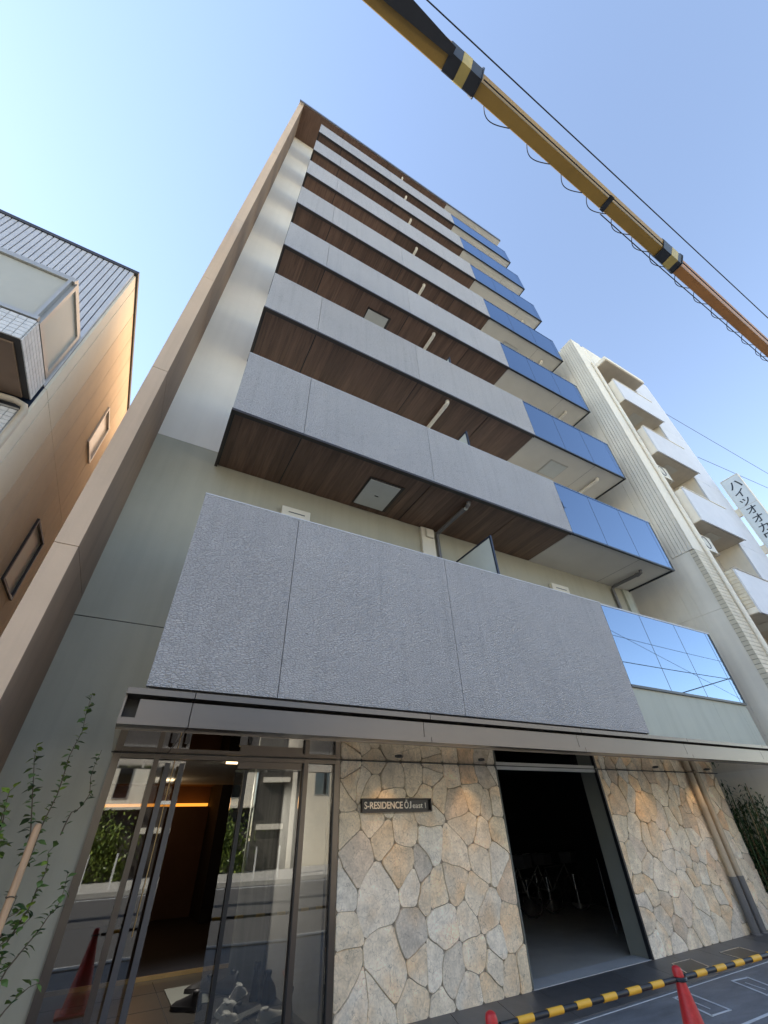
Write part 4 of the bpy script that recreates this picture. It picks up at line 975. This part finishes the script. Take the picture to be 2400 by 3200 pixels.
# lines across the street that show in the balcony glass
for x, lb in ((17, 'concrete utility pole behind the camera on the street'), (49, 'concrete utility pole far right along the street')):
    up = thing('utility_pole', (x, -5.6, -.12), lb, 'pole', 'utility poles along the street')
    MB().tube([(x, -5.6, -.12), (x, -5.6, 12.5)], [.17, .12], 12).build('pole', 'concrete', up, smooth=True)
    B(x-.05, x+.05, -6.6, -4.6, 10.4, 10.5).build('crossarm', 'alum', up)
wire((17, -5.6, 8.7), (49, -5.6, 9.6), .15, .022, 'bundled cable mirrored in the lowest balcony glass')
wire((17, -5.6, 10.5), (49, -5.6, 10.5), .2, .014, 'thin line mirrored high in the lowest balcony glass')
wire((24.5, -5.6, 6.6), (49, -5.6, 12.2), .0, .03, 'slanting stay cable mirrored in the lowest balcony glass')
wire((17, -5.6, 12.3), (49, -5.6, 4.5), .0, .012, 'steep thin line mirrored in the lowest balcony glass')

# ---------------------------------------------------------------- across the street (seen mirrored in the entrance)
OH = thing('cream_house', (1, -18.5, 0), 'cream house across the street mirrored in the entrance glass', 'house')
o_ = lambda mb, name, m, par=None, **kw: mb.build(name, m, par or OH, **kw)
o_(B(-8, 1.5, -26, -18.6, 2.9, 9), 'wall', 'ocream'); o_(B(-8, 1.5, -26, -18.9, 0, 2.9), 'wall', 'odark'); o_(B(-8.1, 1.55, -26, -18.4, 2.78, 2.9), 'ledge', 'ocream')
for x0, x1, z0, z1 in ((.0, .72, 3.25, 4.75), (-2.6, -1.6, 3.25, 4.75), (.2, 1.0, 5.9, 7.2)):
    f = o_(B(x0, x1, -18.599, -18.57, z0, z1), 'window', 'alum'); B(x0+.05, x1-.05, -18.569, -18.56, z0+.05, z1-.05).build('pane', 'dglass', f)
OD = thing('dark_shopfront', (7, -18.5, 0), 'dark building across the street mirrored in the glass door', 'building')
o2 = lambda mb, name, m: mb.build(name, m, OD)
o2(B(1.6, 10.4, -26, -18.7, 0, 8), 'wall', 'odark'); o2(B(1.9, 3.5, -18.69, -18.4, 4.0, 4.25), 'sign_band', 'ocream'); o2(B(1.8, 3.3, -18.69, -18.5, 1.75, 2.0), 'sign_band', 'ocream')
o2(B(3.65, 3.9, -18.69, -18.4, 0, 7), 'column', 'ocream'); o2(B(4.5, 6.2, -18.69, -18.3, 0, 3.0), 'column', 'handle'); o2(B(6.6, 9.6, -18.69, -18.2, 4.3, 4.75), 'sign_band', 'ocream')
OC = thing('pale_house', (13, -18.5, 0), 'pale sunlit house across the street mirrored in the narrow pane', 'house')
B(10.5, 22, -26, -18.3, 0, 8).build('wall', 'cream', OC); B(10.4, 22.1, -26.1, -18.1, 8.001, 8.3).build('roof', 'pipeg', OC)
f = B(11.2, 12.2, -18.299, -18.27, 3.4, 4.8).build('window', 'alum', OC); B(11.25, 12.15, -18.269, -18.26, 3.45, 4.75).build('pane', 'dglass', OC)
OT = thing('office_block', (-22, -20, 0), 'plain pale office block down the far side of the street', 'building')
B(-40, -9, -30, -18.5, 0, 14).build('wall', 'ocream', OT)
for i in range(5):
    for j in range(9):
        B(-38.5+j*3.2, -36.5+j*3.2, -18.499, -18.47, 1.2+i*2.7, 2.8+i*2.7).build('window', 'dglass', OT)
OR = thing('flat_block', (35, -20, 0), 'plain pale flat block further along the far side', 'building')
B(23, 60, -30, -18.5, 0, 11).build('wall', 'ocream', OR)
for i in range(4):
    for j in range(10):
        B(24.5+j*3.4, 26.5+j*3.4, -18.499, -18.47, 1.2+i*2.6, 2.8+i*2.6).build('window', 'dglass', OR)
pl = thing('street_pole', (8.3, -13.2, 0), 'beige street pole across the road mirrored in the glass door', 'pole')
MB().tube([(8.3, -13.2, .02), (8.3, -13.2, 8)], [.16, .12], 12).build('pole', 'ocream', pl, smooth=True)
for i in range(9):
    x = -1.2+i*1.02
    tag(B(x, x+.07, -13.0, -12.93, .021, 1.12).build('kerb_post', 'guard'), 'white kerb post %s of the far row' % ['first', 'second', 'third', 'fourth', 'fifth', 'sixth', 'seventh', 'eighth', 'ninth'][i], 'post', 'white posts along the far kerb')
rg = random.Random(3)
hm = MB()
for i in range(2600):
    x = rg.uniform(-2.2, 1.5); y = rg.uniform(-17.9, -16.8); z = rg.uniform(.05, .75)
    if i > 1000: x = rg.gauss(.1, .6); z = .7+abs(rg.gauss(0, .75)); y = -17.3+rg.gauss(0, .3)
    d = Vector((rg.uniform(-1, 1), rg.uniform(-1, 1), rg.uniform(-1, 1))).normalized()*rg.uniform(.07, .14); e = d.orthogonal().normalized()*.05
    c = Vector((x, y, max(.05, z))); hm.add([c-d, c+e, c+d, c-e], [(0, 1, 2, 3)])
HG = thing('hedge', (0, -17.3, .02), 'green hedge and small tree across the street mirrored in the left pane', 'hedge')
stuff(hm.build('foliage', 'hedge', HG)); MB().tube([(.1, -17.3, .02), (.15, -17.3, 1.4), (.3, -17.2, 2.2)], [.05, .04, .02], 7).build('trunk', 'bark', HG)
print('PLANKS', planks, 'OBJECTS', len(bpy.data.objects))
